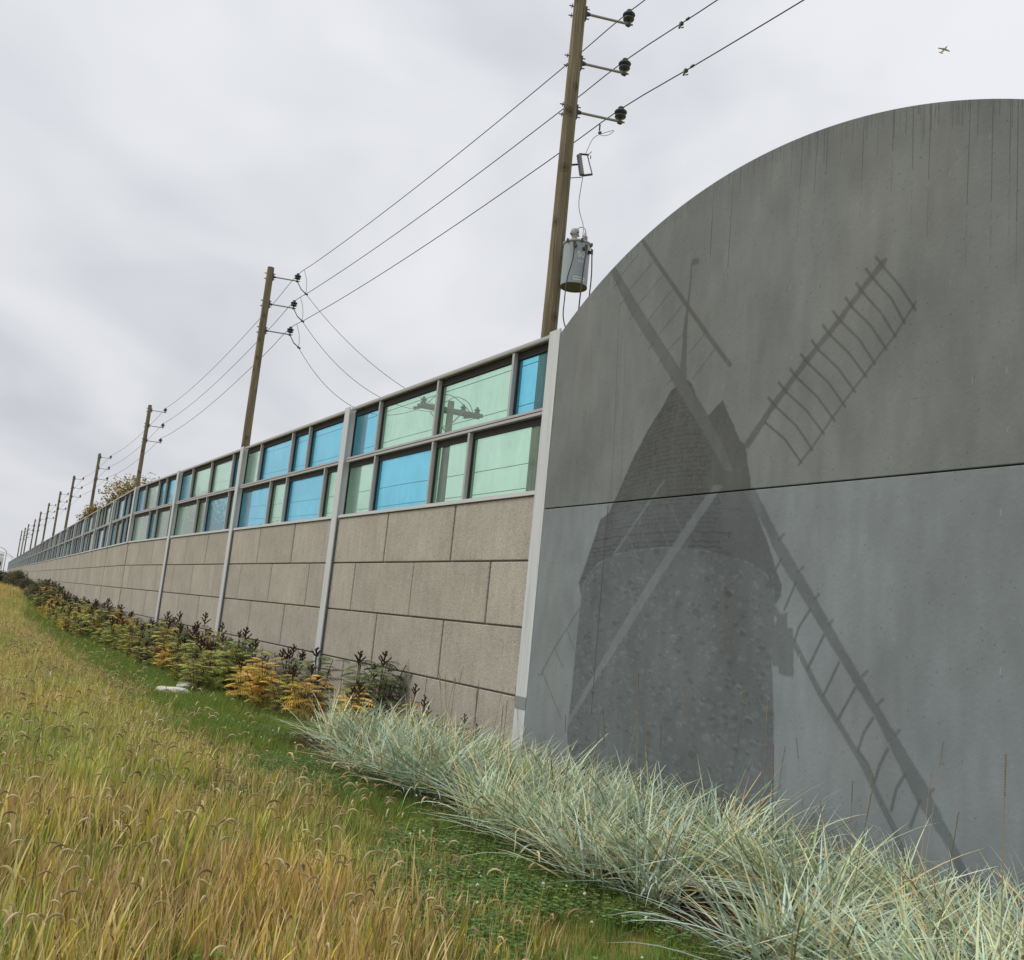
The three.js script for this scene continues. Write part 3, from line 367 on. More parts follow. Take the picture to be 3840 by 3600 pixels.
{ // tap brackets on the second pole and the wires that fall from them to a dead-end pole behind the barrier
  const px = -23.665, pz = -3.26, dp = [-18.1, -8.2], dh = EY + 7.07;
  ARM.forEach((y, k) => {
    const a = [px + AX, y - 0.02, pz + AZ], b = [px + AX + 0.12, y - 0.42, pz + AZ - 0.32];
    tag(part('drop_bracket', join([bar(a, [a[0] + 0.07, y - 0.3, a[2] - 0.16], 0.016), bar([a[0] + 0.07, y - 0.3, a[2] - 0.16], b, 0.018), bar([b[0] - 0.03, b[1], b[2]], [b[0] + 0.06, b[1] - 0.05, b[2] - 0.06], 0.035)]), darkSteel), `dark steel drop bracket under the ${wireNames[k]} arm of the second pole`, 'bracket', 'drop brackets');
    const e = [dp[0] - 0.35, dh - 0.32, dp[1] + [-0.85, 0.1, 0.85][k]], pts = []; for (let q = 0; q <= 14; q++) { const t = q / 14, s = 1.1 * 4 * t * (1 - t) * (0.6 + 0.2 * k); pts.push([mix(b[0], e[0], t), mix(b[1], e[1], t) - s, mix(b[2], e[2], t)]); }
    tag(part('drop_wire', tube(pts, 0.009, 5, 50), wireMat), `${wireNames[k]} of three thin wires falling from the second pole behind the glass`, 'wire', 'falling wires');
    tag(part('jumper_wire', tube([[px + 1.0, y + wy - 0.03, pz + AZ], [px + 1.05, y - 0.1, pz + AZ - 0.1], [px + 0.75, y - 0.35, pz + AZ - 0.25], b], 0.008, 5, 24), wireMat), `short jumper wire from the ${wireNames[k]} power line to its drop bracket`, 'wire', 'jumper wires');
  });
  const p = thing('dead_end_pole', 'wooden pole with a crossarm, seen through the green glass', 'utility pole', dp[0], 0, dp[1]);
  part('shaft', new THREE.CylinderGeometry(0.105, 0.20, dh + 0.3, 16).translate(0, dh / 2 - 0.15, 0), wood, p);
  const ca = part('crossarm', new RoundedBoxGeometry(2.2, 0.12, 0.1, 2, 0.01).translate(0, dh - 0.32, 0.13), wood, p); ca.rotation.y = 1.45;
  const cb = part('crossarm', new RoundedBoxGeometry(2.2, 0.12, 0.1, 2, 0.01).translate(0, dh - 0.32, -0.13), wood, p); cb.rotation.y = 1.45;
  for (const s of [-0.95, -0.45, 0.45, 0.95]) { const n = part('insulator', insG, porcelain, p); n.position.set(Math.cos(1.45) * s, dh - 0.24, -Math.sin(1.45) * s); }
  for (const s of [-0.9, 0, 0.9]) { const n = part('strain_insulator', join([0, 0.13, 0.26].map((q) => new THREE.CylinderGeometry(0.02, 0.055, 0.1, 12).rotateX(Math.PI / 2).translate(0, 0, 0.25 + q))), porcelain, p); n.position.set(Math.cos(1.45) * s, dh - 0.34, -Math.sin(1.45) * s); n.rotation.y = -1.3; }
  part('jumper', join([-1, 1].map((q) => tube([[0, dh - 0.3, q * 0.9], [0.1, dh + 0.05, q * 0.6], [0.15, dh + 0.15, 0.1 * q], [0.3, dh - 0.1, -q * 0.3], [0.25, dh - 0.34, -q * 0.7]], 0.012, 5, 24))), wireMat, p);
  part('brace', join([bar([0, dh - 1.0, 0.13], [0.6, dh - 0.36, -0.2], 0.02), bar([0, dh - 1.0, 0.13], [-0.6, dh - 0.36, 0.42], 0.02)]), steel, p);
  part('conduit', join([bar([0.12, 0, 0.15], [0.1, dh - 1.6, 0.12], 0.04), cyl(0.06, 0.05, 0.3, 0.1, dh - 1.75, 0.12)]), darkSteel, p);
  // lines that run on along the road beyond the barrier
  [[9.1, 0], [7.9, 0.2], [6.1, 0.5], [5.4, 0.8], [4.6, 1.1]].forEach(([h, o], k) => {
    const pts = []; for (let q = 0; q <= 24; q++) { const t = q / 24, x = mix(18, -60, t), u = ((x + 18.1) / 39); pts.push([x, EY + h - 1.1 * (1 - Math.min(1, u * u * 1.0)), -9.2 - o - (x < -24 ? (x + 24) * -0.05 : 0)]); }
    tag(part('road_wire', tube(pts, 0.013, 5, 90), wireMat), `thin dark line running beyond the glass, number ${['one', 'two', 'three', 'four', 'five'][k]} from the top`, 'wire', 'lines beyond the barrier');
  });
}
// ---------------------------------------------------------------- plants: shared builder for blades, leaves and stems with vertex colours
class Veg {
  constructor() { this.p = []; this.c = []; this.i = []; }
  v(x, y, z, c) { this.p.push(x, y, z); this.c.push(...c); return this.p.length / 3 - 1; }
  strip(pts, ws, side, cols) { let a = -1, b = -1; pts.forEach((q, k) => { const w = ws[k] / 2, c = cols[k], l = this.v(q[0] - side[0] * w, q[1] - side[1] * w, q[2] - side[2] * w, c), r = this.v(q[0] + side[0] * w, q[1] + side[1] * w, q[2] + side[2] * w, c); if (a >= 0) this.i.push(a, b, r, a, r, l); a = l; b = r; }); }
  blade({ x = 0, y = 0, z = 0, az, th, bend, len, w, col, tip = col, seg = 5, pow = 1.6, twist = 0, taper = 0.96 }) {
    const pts = [], ws = [], cols = [], d = len / seg; let px = x, py = y, pz = z;
    for (let k = 0; k <= seg; k++) { const t = k / seg, a = th + bend * Math.pow(t, pow); pts.push([px, py, pz]); ws.push(w * (t < 0.3 ? 0.7 + t : 1) * (1 - Math.pow(t, 2.2) * taper)); cols.push(col.map((q, n) => mix(q, tip[n], t))); px += Math.sin(a) * Math.cos(az) * d; py += Math.cos(a) * d; pz += Math.sin(a) * Math.sin(az) * d; }
    this.strip(pts, ws, [-Math.sin(az) * Math.cos(twist), Math.sin(twist), Math.cos(az) * Math.cos(twist)], cols); return [px, py, pz];
  }
  leaf(x, y, z, dx, dy, dz, sx, sy, sz, L, W, c, droop = 0.12) {       // pointed leaf with a folded midrib
    const a = this.v(x, y, z, c), m = this.v(x + dx * L * 0.5, y + dy * L * 0.5 - W * 0.15, z + dz * L * 0.5, c), t = this.v(x + dx * L, y + dy * L - droop * L, z + dz * L, c), l = this.v(x + dx * L * 0.42 - sx * W, y + dy * L * 0.42 - sy * W + W * 0.2, z + dz * L * 0.42 - sz * W, c), r = this.v(x + dx * L * 0.42 + sx * W, y + dy * L * 0.42 + sy * W + W * 0.2, z + dz * L * 0.42 + sz * W, c);
    this.i.push(a, m, l, m, t, l, a, r, m, m, r, t);
  }
  blob(x, y, z, r, c) { const o = [[1, 0, 0], [-1, 0, 0], [0, 1.3, 0], [0, -1.3, 0], [0, 0, 1], [0, 0, -1]].map(([a, b, d]) => this.v(x + a * r, y + b * r, z + d * r, c)); for (const [a, b, d] of [[0, 2, 4], [4, 2, 1], [1, 2, 5], [5, 2, 0], [4, 3, 0], [1, 3, 4], [5, 3, 1], [0, 3, 5]]) this.i.push(o[a], o[b], o[d]); }
  geo() { const g = new THREE.BufferGeometry(); g.setAttribute('position', new THREE.Float32BufferAttribute(this.p, 3)); g.setAttribute('color', new THREE.Float32BufferAttribute(this.c, 3)); g.setIndex(this.i); g.computeVertexNormals(); return g; }
}
const vmat = (r = 0.8, extra = {}) => new THREE.MeshStandardMaterial({ vertexColors: true, roughness: r, side: THREE.DoubleSide, ...extra });
const leafMat = new THREE.MeshPhysicalMaterial({ vertexColors: true, roughness: 0.95, side: THREE.DoubleSide, transmission: 0.3, thickness: 0 });
const bladeMat = new THREE.MeshPhysicalMaterial({ vertexColors: true, roughness: 0.95, side: THREE.DoubleSide, transmission: 0.25, thickness: 0 }), seedMat = vmat(0.95), stalkMat = vmat(0.9);
const vary = (c, R, a = 0.2) => { const k = 1 + a * (2 * R() - 1); return c.map((q) => q * k * (1 + 0.1 * (R() - 0.5))); };
function scatter(name, geos, mat, spots, label, category) {            // one uncountable cover: copies of a few tufts
  const root = new THREE.Group(); root.name = numbered(name); scene.add(root); tag(root, label, category); root.userData.kind = 'stuff';
  const per = geos.map(() => []); for (const s of spots) per[s.k % geos.length].push(s);
  const M = new THREE.Matrix4(), Q = new THREE.Quaternion(), E = new THREE.Euler(), C = new THREE.Color();
  geos.forEach((g, k) => { if (!per[k].length) return; const im = new THREE.InstancedMesh(g, mat, per[k].length); im.name = 'tuft'; im.castShadow = im.receiveShadow = true; im.userData.kind = 'stuff'; per[k].forEach((s, n) => { E.set(s.tx ?? 0, s.a, s.tz ?? 0); Q.setFromEuler(E); im.setMatrixAt(n, M.compose(new THREE.Vector3(s.x, s.y ?? 0, s.z), Q, new THREE.Vector3(s.s * (s.w ?? 1), s.s, s.s * (s.w ?? 1)))); im.setColorAt(n, C.setRGB(...(s.c ?? [1, 1, 1]))); }); root.add(im); });
  return root;
}

// ---- dry foxtail field
const GOLD = [[0.80, 0.62, 0.10], [0.68, 0.60, 0.09], [0.48, 0.54, 0.07], [0.74, 0.54, 0.22], [0.50, 0.32, 0.15], [0.34, 0.42, 0.06], [0.90, 0.75, 0.36], [0.66, 0.60, 0.09], [0.80, 0.58, 0.14]];
const fieldGeos = [0, 1, 2, 3, 4, 5].map((k) => {
  const R = rng(100 + k), g = new Veg();
  for (let q = 0; q < 34; q++) {
    const r = 0.16 * Math.sqrt(R()), t = R() * 6.28, c = vary(GOLD[Math.floor(R() * GOLD.length)], R, 0.3), thin = R() < 0.35;
    g.blade({ x: r * Math.cos(t), z: r * Math.sin(t), az: R() * 6.28, th: (R() < 0.25 ? 0.75 : 0.3) * R(), bend: (thin ? 0.4 : R() < 0.35 ? 2.2 : 0.6) * R(), len: mix(0.09, 0.34, R()) * (R() < 0.12 ? 1.3 : 1), w: thin ? 0.005 : mix(0.009, 0.019, R()), col: c.map((x) => x * 0.95), tip: vary(R() < 0.35 ? [0.80, 0.62, 0.3] : c, R), seg: thin ? 4 : 5, twist: R() - 0.5 });
  }
  return g.geo();
});
const foxGeos = [0, 1, 2, 3, 4].map((k) => {        // nodding bristly seed heads on thin stems
  const R = rng(200 + k), g = new Veg();
  for (let q = 0; q < 3; q++) {
    const az = R() * 6.28, x0 = 0.2 * (R() - 0.5), z0 = 0.2 * (R() - 0.5), col = vary([[0.28, 0.21, 0.10], [0.36, 0.29, 0.13], [0.50, 0.44, 0.24]][q], R, 0.3), H = mix(0.24, 0.5, R());
    const e = g.blade({ x: x0, z: z0, az, th: 0.05, bend: 0.25, len: H, w: 0.003, col: vary([0.36, 0.30, 0.09], R), seg: 4 });
    const L = mix(0.055, 0.095, R()), n = 9; let [px, py, pz] = e, a = 0.35; const ring = 5, br = vary(R() < 0.35 ? [0.26, 0.18, 0.10] : [0.46, 0.38, 0.2], R); let prev = null;
    for (let s = 0; s <= n; s++) {
      const t = s / n, rad = 0.0045 * Math.sin(Math.PI * Math.min(0.94, 0.1 + t * 0.9)) + 0.0005, cur = [];
      const ux = Math.cos(a) * Math.cos(az), uy = -Math.sin(a), uz = Math.cos(a) * Math.sin(az), vx = -Math.sin(az), vz = Math.cos(az);
      for (let m = 0; m < ring; m++) { const f = m / ring * 6.283, cu = Math.cos(f) * rad, sv = Math.sin(f) * rad; cur.push(g.v(px + ux * cu + vx * sv, py + uy * cu, pz + uz * cu + vz * sv, col)); }
      if (prev) for (let m = 0; m < ring; m++) { const o = (m + 1) % ring; g.i.push(prev[m], prev[o], cur[o], prev[m], cur[o], cur[m]); }
      for (let b = 0; b < 5; b++) { const f = R() * 6.283, q1 = 0.009 + 0.006 * R(), cu = Math.cos(f) * q1, sv = Math.sin(f) * q1, fx = Math.sin(a) * Math.cos(az) * 0.008, fy = Math.cos(a) * 0.008, fz = Math.sin(a) * Math.sin(az) * 0.008, A = g.v(px - 0.0004, py, pz, br), B = g.v(px + 0.0004, py + 0.0004, pz, br), Cc = g.v(px + ux * cu + vx * sv + fx, py + uy * cu + fy, pz + uz * cu + vz * sv + fz, br); g.i.push(A, B, Cc); }
      prev = cur; px += Math.sin(a) * Math.cos(az) * L / n; py += Math.cos(a) * L / n; pz += Math.sin(a) * Math.sin(az) * L / n; a += mix(0.14, 0.32, R());
    }
  }
  return g.geo();
});
const edgeZ = (x) => wallZ(x) + (x > -9 ? 2.42 : x > -46 ? mix(2.42, 1.5, (-9 - x) / 37) : 1.4) + 0.22 * (vn(x * 0.9, 3, 300) - 0.5) + (x > 3.4 ? (x - 3.4) * 0.24 : 0) + (x > -20 ? 0.30 : 0.25);
{
  const R = rng(9), spots = [], heads = [], put = (x0, x1, z1, dens, s0, s1, headShare) => { const n = Math.round((x1 - x0) * z1 * dens); for (let k = 0; k < n; k++) {
    const x = mix(x0, x1, R()), e = edgeZ(x), z = e + (R() * z1) - 0.25, into = z - e; if (into < 0.25 && R() > 0.25 + 1.8 * Math.max(0, into + 0.12)) continue;
    const patch = fbm(x * 0.9, z * 0.9, 310, 3), g = patch > 0.52 ? (patch - 0.52) * 5 : 0; if (R() < g) continue;
    const tint = mix(0.7, 1.25, R()) * mix(0.82, 1.15, vn(x * 2.2, z * 2.2, 325)), warm = vn(x * 0.5, z * 0.5, 320);
    const pink = vn(x * 1.3 + 40, z * 1.3, 340) > 0.66 && R() < 0.5 ? [0.9, 0.8, 0.95] : vn(x * 1.1, z * 1.1 + 20, 350) > 0.66 && R() < 0.6 ? [0.72, 0.92, 0.7] : [1, 1, 1];
    spots.push({ k: Math.floor(R() * 6), x, z, a: R() * 6.28, s: mix(s0, s1, R()) * (into < 0.4 ? 0.65 : 1), y: gy(x, z), c: [tint * mix(0.82, 1.1, warm) * pink[0], tint * mix(1.05, 0.94, warm) * pink[1], tint * mix(0.9, 1.1, warm) * pink[2]], tx: 0.2 * (R() - 0.5), tz: 0.2 * (R() - 0.5) });
    if (R() < headShare) heads.push({ k: Math.floor(R() * 5), x, z, y: gy(x, z), a: R() * 6.28, s: mix(0.85, 1.2, R()), tx: 0.15 * (R() - 0.5), tz: 0.15 * (R() - 0.5) });
  } };
  put(-5, 6.5, 3.2, 88, 0.55, 1.2, 0.16); put(-16, -5, 3.6, 80, 0.7, 1.25, 0.14); put(-16, 9, 7, 20, 0.8, 1.2, 0.12);
  put(-45, -16, 8, 34, 1.0, 1.4, 0.08); put(-100, -45, 14, 12, 1.3, 1.8, 0); put(-230, -100, 26, 4, 2, 3, 0);
  scatter('foxtail_field', fieldGeos, bladeMat, spots, 'golden field of dry knee-high grass in the left foreground', 'grass');
  scatter('foxtail_seed_heads', foxGeos, seedMat, heads, 'nodding tan foxtail seed heads standing above the golden field', 'seed heads');
}
// ---- green verge: short grass and clover between field and bed
const GREEN = [[0.14, 0.30, 0.04], [0.20, 0.36, 0.05], [0.10, 0.22, 0.035], [0.28, 0.38, 0.07]];
const greenGeos = [0, 1, 2].map((k) => { const R = rng(400 + k), g = new Veg(); for (let q = 0; q < 46; q++) { const r = 0.12 * Math.sqrt(R()), t = R() * 6.28, c = vary(GREEN[Math.floor(R() * 4)], R, 0.3); g.blade({ x: r * Math.cos(t), z: r * Math.sin(t), az: R() * 6.28, th: 0.6 * R(), bend: 0.3 + R(), len: mix(0.06, 0.19, R()), w: mix(0.002, 0.0045, R()), col: c, seg: 4 }); } return g.geo(); });
const cloverGeos = [0, 1, 2].map((k) => { const R = rng(430 + k), g = new Veg(); for (let q = 0; q < 26; q++) { const r = 0.13 * Math.sqrt(R()), t = R() * 6.28, x = r * Math.cos(t), z = r * Math.sin(t), y = mix(0.05, 0.13, R()), c = vary([0.12, 0.28, 0.05], R, 0.45), a0 = R() * 6.28, L = mix(0.012, 0.02, R()); g.blade({ x: x * 0.8, z: z * 0.8, az: t, th: 0.1, bend: 0.2, len: y, w: 0.002, col: [0.07, 0.13, 0.03], seg: 2 }); for (let m = 0; m < 3; m++) { const a = a0 + m * 2.094; g.leaf(x, y, z, Math.cos(a), 0.15 * (R() - 0.5), Math.sin(a), -Math.sin(a), 0, Math.cos(a), L, L * 0.5, c, -0.05); } } return g.geo(); });
{
  const R = rng(19), grass = [], clov = [], put = (list, x0, x1, za, zb, dens, s0, s1, n = 3, cl) => { const N = Math.round((x1 - x0) * (zb - za) * dens); for (let k = 0; k < N; k++) { const x = mix(x0, x1, R()), z = wallZ(x) + mix(za, zb, R()); if (cl && vn(x * 1.3, z * 1.3, 333) < cl) continue; if (x > 3.9 && z < 1.82 + 0.1 * Math.sin(x * 7)) continue; const t = mix(0.75, 1.2, R()); list.push({ k: Math.floor(R() * n), x, z, y: gy(x, z), a: R() * 6.28, s: mix(s0, s1, R()), c: [t * mix(0.8, 1.7, R()), t * mix(0.9, 1.1, R()), t] }); } };
  put(grass, -2, 7, 1.6, 3.6, 120, 0.7, 1.1); put(grass, -9, -2, 0.9, 3.4, 120, 0.8, 1.2); put(grass, -26, -9, 0.9, 2.9, 60, 1.0, 1.5); put(grass, -60, -26, 0.8, 2.6, 28, 1.3, 1.9); put(grass, -9, 7.5, 2.8, 6.5, 40, 0.7, 1.1); put(grass, -120, -60, 0.3, 4, 6, 2, 3);
  put(clov, -3, 7, 1.6, 3.4, 100, 0.7, 1.1, 3, 0.54); put(clov, -6, 6.5, 2.6, 6, 45, 0.8, 1.2, 3, 0.5);
  scatter('verge_grass', greenGeos, bladeMat, grass, 'short green grass strip between the golden field and the planting', 'grass');
  scatter('clover_patch', cloverGeos, bladeMat, clov, 'low dark green clover beside the blue-green grass clumps', 'clover');
  const fl = [0].map(() => { const g = new Veg(), Q = rng(5); for (let q = 0; q < 22; q++) { const a = Q() * 6.28, e = Q() * 1.5; g.blob(0.006 * Math.cos(a) * Math.cos(e), 0.17 + 0.006 * Math.sin(e), 0.006 * Math.sin(a) * Math.cos(e), 0.0032, [0.75, 0.74, 0.68]); } g.blade({ az: 0, th: 0, bend: 0.05, len: 0.17, w: 0.002, col: [0.09, 0.16, 0.04], seg: 2 }); return g.geo(); });
  const fs = []; for (let k = 0; k < 70; k++) { const x = mix(-4, 6, R()), z = mix(2.0, 3.6, R()); fs.push({ k: 0, x, z, a: R() * 6, s: mix(0.8, 1.3, R()), tx: 0.3 * (R() - 0.5) }); }
  scatter('clover_flowers', fl, seedMat, fs, 'scattered small white clover flowers in the green strip', 'flowers');
  // wood chips on the bed
  const cg = [0, 1, 2].map((k) => { const Q = rng(600 + k), g = new Veg(); for (let q = 0; q < 26; q++) { const r = 0.15 * Math.sqrt(Q()), t = Q() * 6.28, a = Q() * 6.28, L = mix(0.012, 0.04, Q()), c = vary([0.11, 0.065, 0.042], Q, 0.7); g.leaf(r * Math.cos(t), 0.075 + 0.03 * Q(), r * Math.sin(t), Math.cos(a), 0.4 * (Q() - 0.5), Math.sin(a), -Math.sin(a), 0.3 * (Q() - 0.5), Math.cos(a), L, L * 0.22, c, 0); } return g.geo(); });
  const cs = []; for (let k = 0; k < 1700; k++) { const x = mix(-2.4, 8, R()), z = mix(0.2, 1.78, R()); cs.push({ k: Math.floor(R() * 3), x, z, y: -0.012 + 0.03 * R(), a: R() * 6.28, s: mix(0.8, 1.3, R()) }); }
  scatter('mulch_chips', cg, seedMat, cs, 'dark brown wood chip mulch under the blue-green grass', 'mulch');
  // stray dark dock stalks in the field
  const dg = [0, 1, 2].map((k) => { const Q = rng(640 + k), g = new Veg(), c = [0.12, 0.065, 0.04]; const e = g.blade({ az: Q() * 6.28, th: 0.1 * Q(), bend: 0.25, len: 0.6, w: 0.006, col: c, seg: 5 }); for (let q = 0; q < 40; q++) { const t = Q(); g.blob(e[0] * (0.5 + 0.5 * t) + 0.014 * (Q() - 0.5), e[1] * (0.5 + 0.5 * t), e[2] * (0.5 + 0.5 * t) + 0.014 * (Q() - 0.5), 0.0025 + 0.0025 * Q(), vary(c, Q, 0.4)); } return g.geo(); });
  const ds = []; for (let k = 0; k < 60; k++) { const x = mix(-10, 5.6, R()), z = edgeZ(x) + 0.2 + 3 * R(); ds.push({ k: Math.floor(R() * 3), x, z, a: R() * 6.28, s: mix(0.55, 0.95, R()), tx: 0.5 * (R() - 0.5), tz: 0.5 * (R() - 0.5) }); }
  scatter('dock_stalks', dg, seedMat, ds, 'thin dark brown weed stalks poking up through the golden field', 'weeds');
}
// ---- blue-green lyme grass clumps along the foot of the mural
const LYME = [[0.60, 0.74, 0.60], [0.52, 0.66, 0.55], [0.66, 0.74, 0.50], [0.48, 0.58, 0.38], [0.72, 0.72, 0.44], [0.36, 0.48, 0.39], [0.68, 0.80, 0.68]], lymeMat = vmat(0.6);
const lymeProto = [0, 1, 2, 3, 4, 5].map((k) => {
  const R = rng(700 + k), g = new Veg(), cul = new Veg(), flop = R() * 6.28;
  for (let q = 0; q < 150; q++) {
    const r = 0.17 * Math.sqrt(R()), ta = R() * 6.28, az = R() < 0.3 ? flop + 1.2 * (R() - 0.5) : ta + 2.4 * (R() - 0.5), low = R() < 0.72, straw = R() < (low ? 0.16 : 0.06), c = straw ? vary(R() < 0.5 ? [0.66, 0.54, 0.24] : [0.36, 0.26, 0.15], R) : vary(LYME[Math.floor(R() * 7)], R, 0.25).map((w, n) => w * [[1, 1, 1], [0.9, 0.96, 0.9], [1.04, 1, 0.88], [0.86, 0.92, 0.94], [0.96, 1, 0.85], [0.92, 0.95, 1]][k][n]);
    g.blade({ x: r * Math.cos(ta), z: r * Math.sin(ta), y: 0.02 + (low ? 0.16 * R() : 0), az, th: low ? mix(0.75, 1.38, R()) : mix(0.2, 1.0, R()), bend: low ? mix(0.1, 0.6, R()) : mix(0.2, 1.7, R()), len: mix(0.36, 0.88, R()), w: mix(0.009, 0.017, R()), col: c.map((x) => x * 0.9), tip: c, seg: 7, pow: R() < 0.3 ? 3 : 1.6, twist: 0.9 * (R() - 0.5) });
  }
  for (let q = 0; q < (k % 2); q++) { const az = R() * 6.28, c = vary([0.26, 0.20, 0.13], R), L = mix(0.85, 1.15, R()); const e = cul.blade({ az, th: 0.2 * R(), bend: 0, taper: 0.35, len: L, w: 0.006, col: [0.36, 0.36, 0.2], tip: c, seg: 8 }); for (let s = 0; s < 16; s++) { const t = 1 - 0.14 * s / 16 / L; cul.blob(e[0] * t + 0.003 * (R() - 0.5), e[1] * t, e[2] * t, 0.005, c); } }
  return [g.geo(), k % 2 ? cul.geo() : null];
});
const ord = (n) => n + (n % 10 === 1 && n % 100 !== 11 ? 'st' : n % 10 === 2 && n % 100 !== 12 ? 'nd' : n % 10 === 3 && n % 100 !== 13 ? 'rd' : 'th');
{
  const R = rng(31), G = 'blue-green grass clumps along the mural wall'; let k = 0; const base = [];
  const spots = [];
  for (let x = -1.75; x < 7.2; x += 0.37) for (let r = 0; r < 5; r++) { const xx0 = x;
    const z = [0.34, 0.70, 1.04, 1.36, 1.66][r] + (xx0 > 4.7 && r > 2 ? 0.22 : 0) + 0.16 * (R() - 0.5), xx = x + 0.19 * (r % 2) + 0.18 * (R() - 0.5), s = mix(0.8, 1.06, R()) * (r === 0 ? 0.95 : 1), drop = R();
    if (r === 0 && xx < -0.6 && drop < 0.7) continue; if (r === 4 && (xx < -0.9 || (xx > 4.2 && xx < 5.15) || drop < 0.2)) continue; if (r === 3 && xx > 4.3 && xx < 5.0) continue;
    spots.push({ x: xx, z, s, r, a: R() * 6.28, f: mix(0.84, 1.1, R()) });
  }
  spots.sort((a, b) => a.x - b.x); const seen = [0, 0, 0, 0, 0], rows = ['in the back row against the mural', 'in the second row from the mural', 'in the middle row of the bed', 'in the row behind the front edge', 'on the front edge of the bed'];
  for (const q of spots) {
    const label = `${ord(++seen[q.r])} pale blue-green grass clump from the left ${rows[q.r]}`, t = k++ % 6; let o;
    if (!base[t]) { o = base[t] = thing('lyme_grass_clump', label, 'grass clump', 0, 0, 0, G); part('blades', lymeProto[t][0], lymeMat, o); if (lymeProto[t][1]) part('flower_stalks', lymeProto[t][1], seedMat, o); } else o = copy(base[t], label, G);
    o.position.set(q.x, 0.03, q.z); o.rotation.y = q.a; o.scale.set(q.s, q.s * q.f, q.s);
  }
}
// ---- false-spirea shrubs: pinnate leaves turning gold, dark seed heads
function makeShrub(seed, pal, label, nStem, heads) {
  const R = rng(seed), s = thing('spirea_shrub', label, 'shrub', 0, 0, 0, 'autumn shrubs along the barrier'), lv = new Veg();
  for (let q = 0; q < nStem; q++) {
    const az = R() * 6.28, lean = mix(0.05, 0.42, R()), H = mix(0.5, 0.92, R()), bx = 0.14 * (R() - 0.5), bz = 0.14 * (R() - 0.5), at = (t) => [bx + Math.sin(lean) * Math.cos(az) * H * t, H * t * Math.cos(lean * t), bz + Math.sin(lean) * Math.sin(az) * H * t];
    const st = part('stem', tube([at(0), at(0.4), at(0.75), at(1)], 0.006, 5, 10), shrubStem, s), nl = 9 + Math.floor(R() * 4), stemPal = pal[Math.floor(R() * pal.length)];
    for (let m = 0; m < nl; m++) {
      const t = mix(0.22, 0.97, m / (nl - 1)), [x, y, z] = at(t), a = m * 2.4 + R(), L = mix(0.20, 0.32, R()) * (t > 0.85 ? 0.8 : 1), th = mix(0.75, 1.5, R()), n = 8, c0 = vary(t < 0.4 && R() < 0.5 ? pal[0] : R() < 0.75 ? stemPal : pal[Math.floor(R() * pal.length)], R, 0.25);
      let px = x, py = y, pz = z; const rp = [], rw = [], rc = [];
      for (let k = 0; k <= n; k++) {
        const u = k / n, ang = th + 0.95 * u, dx = Math.sin(ang) * Math.cos(a), dy = Math.cos(ang), dz = Math.sin(ang) * Math.sin(a), sx = -Math.sin(a), sz = Math.cos(a); rp.push([px, py, pz]); rw.push(0.003); rc.push(c0.map((w) => w * 0.7));
        if (k) { const ll = 0.088 * Math.sin(Math.PI * (0.18 + 0.72 * u)) + 0.012; for (const sgn of k === n ? [0] : [-1, 1]) { const ex = sx * sgn * 0.9 + dx * 0.42, ey = dy * 0.42 - 0.15, ez = sz * sgn * 0.9 + dz * 0.42; lv.leaf(px, py, pz, sgn ? ex : dx, sgn ? ey : dy, sgn ? ez : dz, sgn ? dx : sx, 0, sgn ? dz : sz, ll, ll * 0.17, vary(c0, R, 0.16)); } }
        px += dx * L / n; py += dy * L / n; pz += dz * L / n;
      }
      lv.strip(rp, rw, [-Math.sin(a), 0, Math.cos(a)], rc);
    }
    if (R() < heads) {
      const h = new Veg(), [x, y, z] = at(1), hh = mix(0.15, 0.24, R());
      for (let b = 0; b < 7; b++) { const u = b / 7, a = b * 2.4, rl = 0.085 * (1 - u) + 0.01; for (let w = 0; w < 12; w++) { const f = w / 12; h.blob(x + Math.cos(a) * rl * f + 0.008 * (R() - 0.5), y + hh * u + rl * f * 1.0 + 0.006 * (R() - 0.5), z + Math.sin(a) * rl * f + 0.008 * (R() - 0.5), 0.0085 + 0.005 * R(), vary([0.055, 0.022, 0.014], R, 0.5)); } }
      for (let w = 0; w < 24; w++) { const u = w / 24; h.blob(x + 0.008 * (R() - 0.5), y + hh * (0.3 + 0.8 * u), z + 0.008 * (R() - 0.5), 0.012 * (1.15 - u), vary([0.055, 0.022, 0.014], R, 0.5)); }
      part('seed_head', h.geo(), seedMat, st);
    }
  }
  part('leaves', lv.geo(), leafMat, s); return s;
}
const shrubStem = std([0.11, 0.07, 0.045], 0.9);
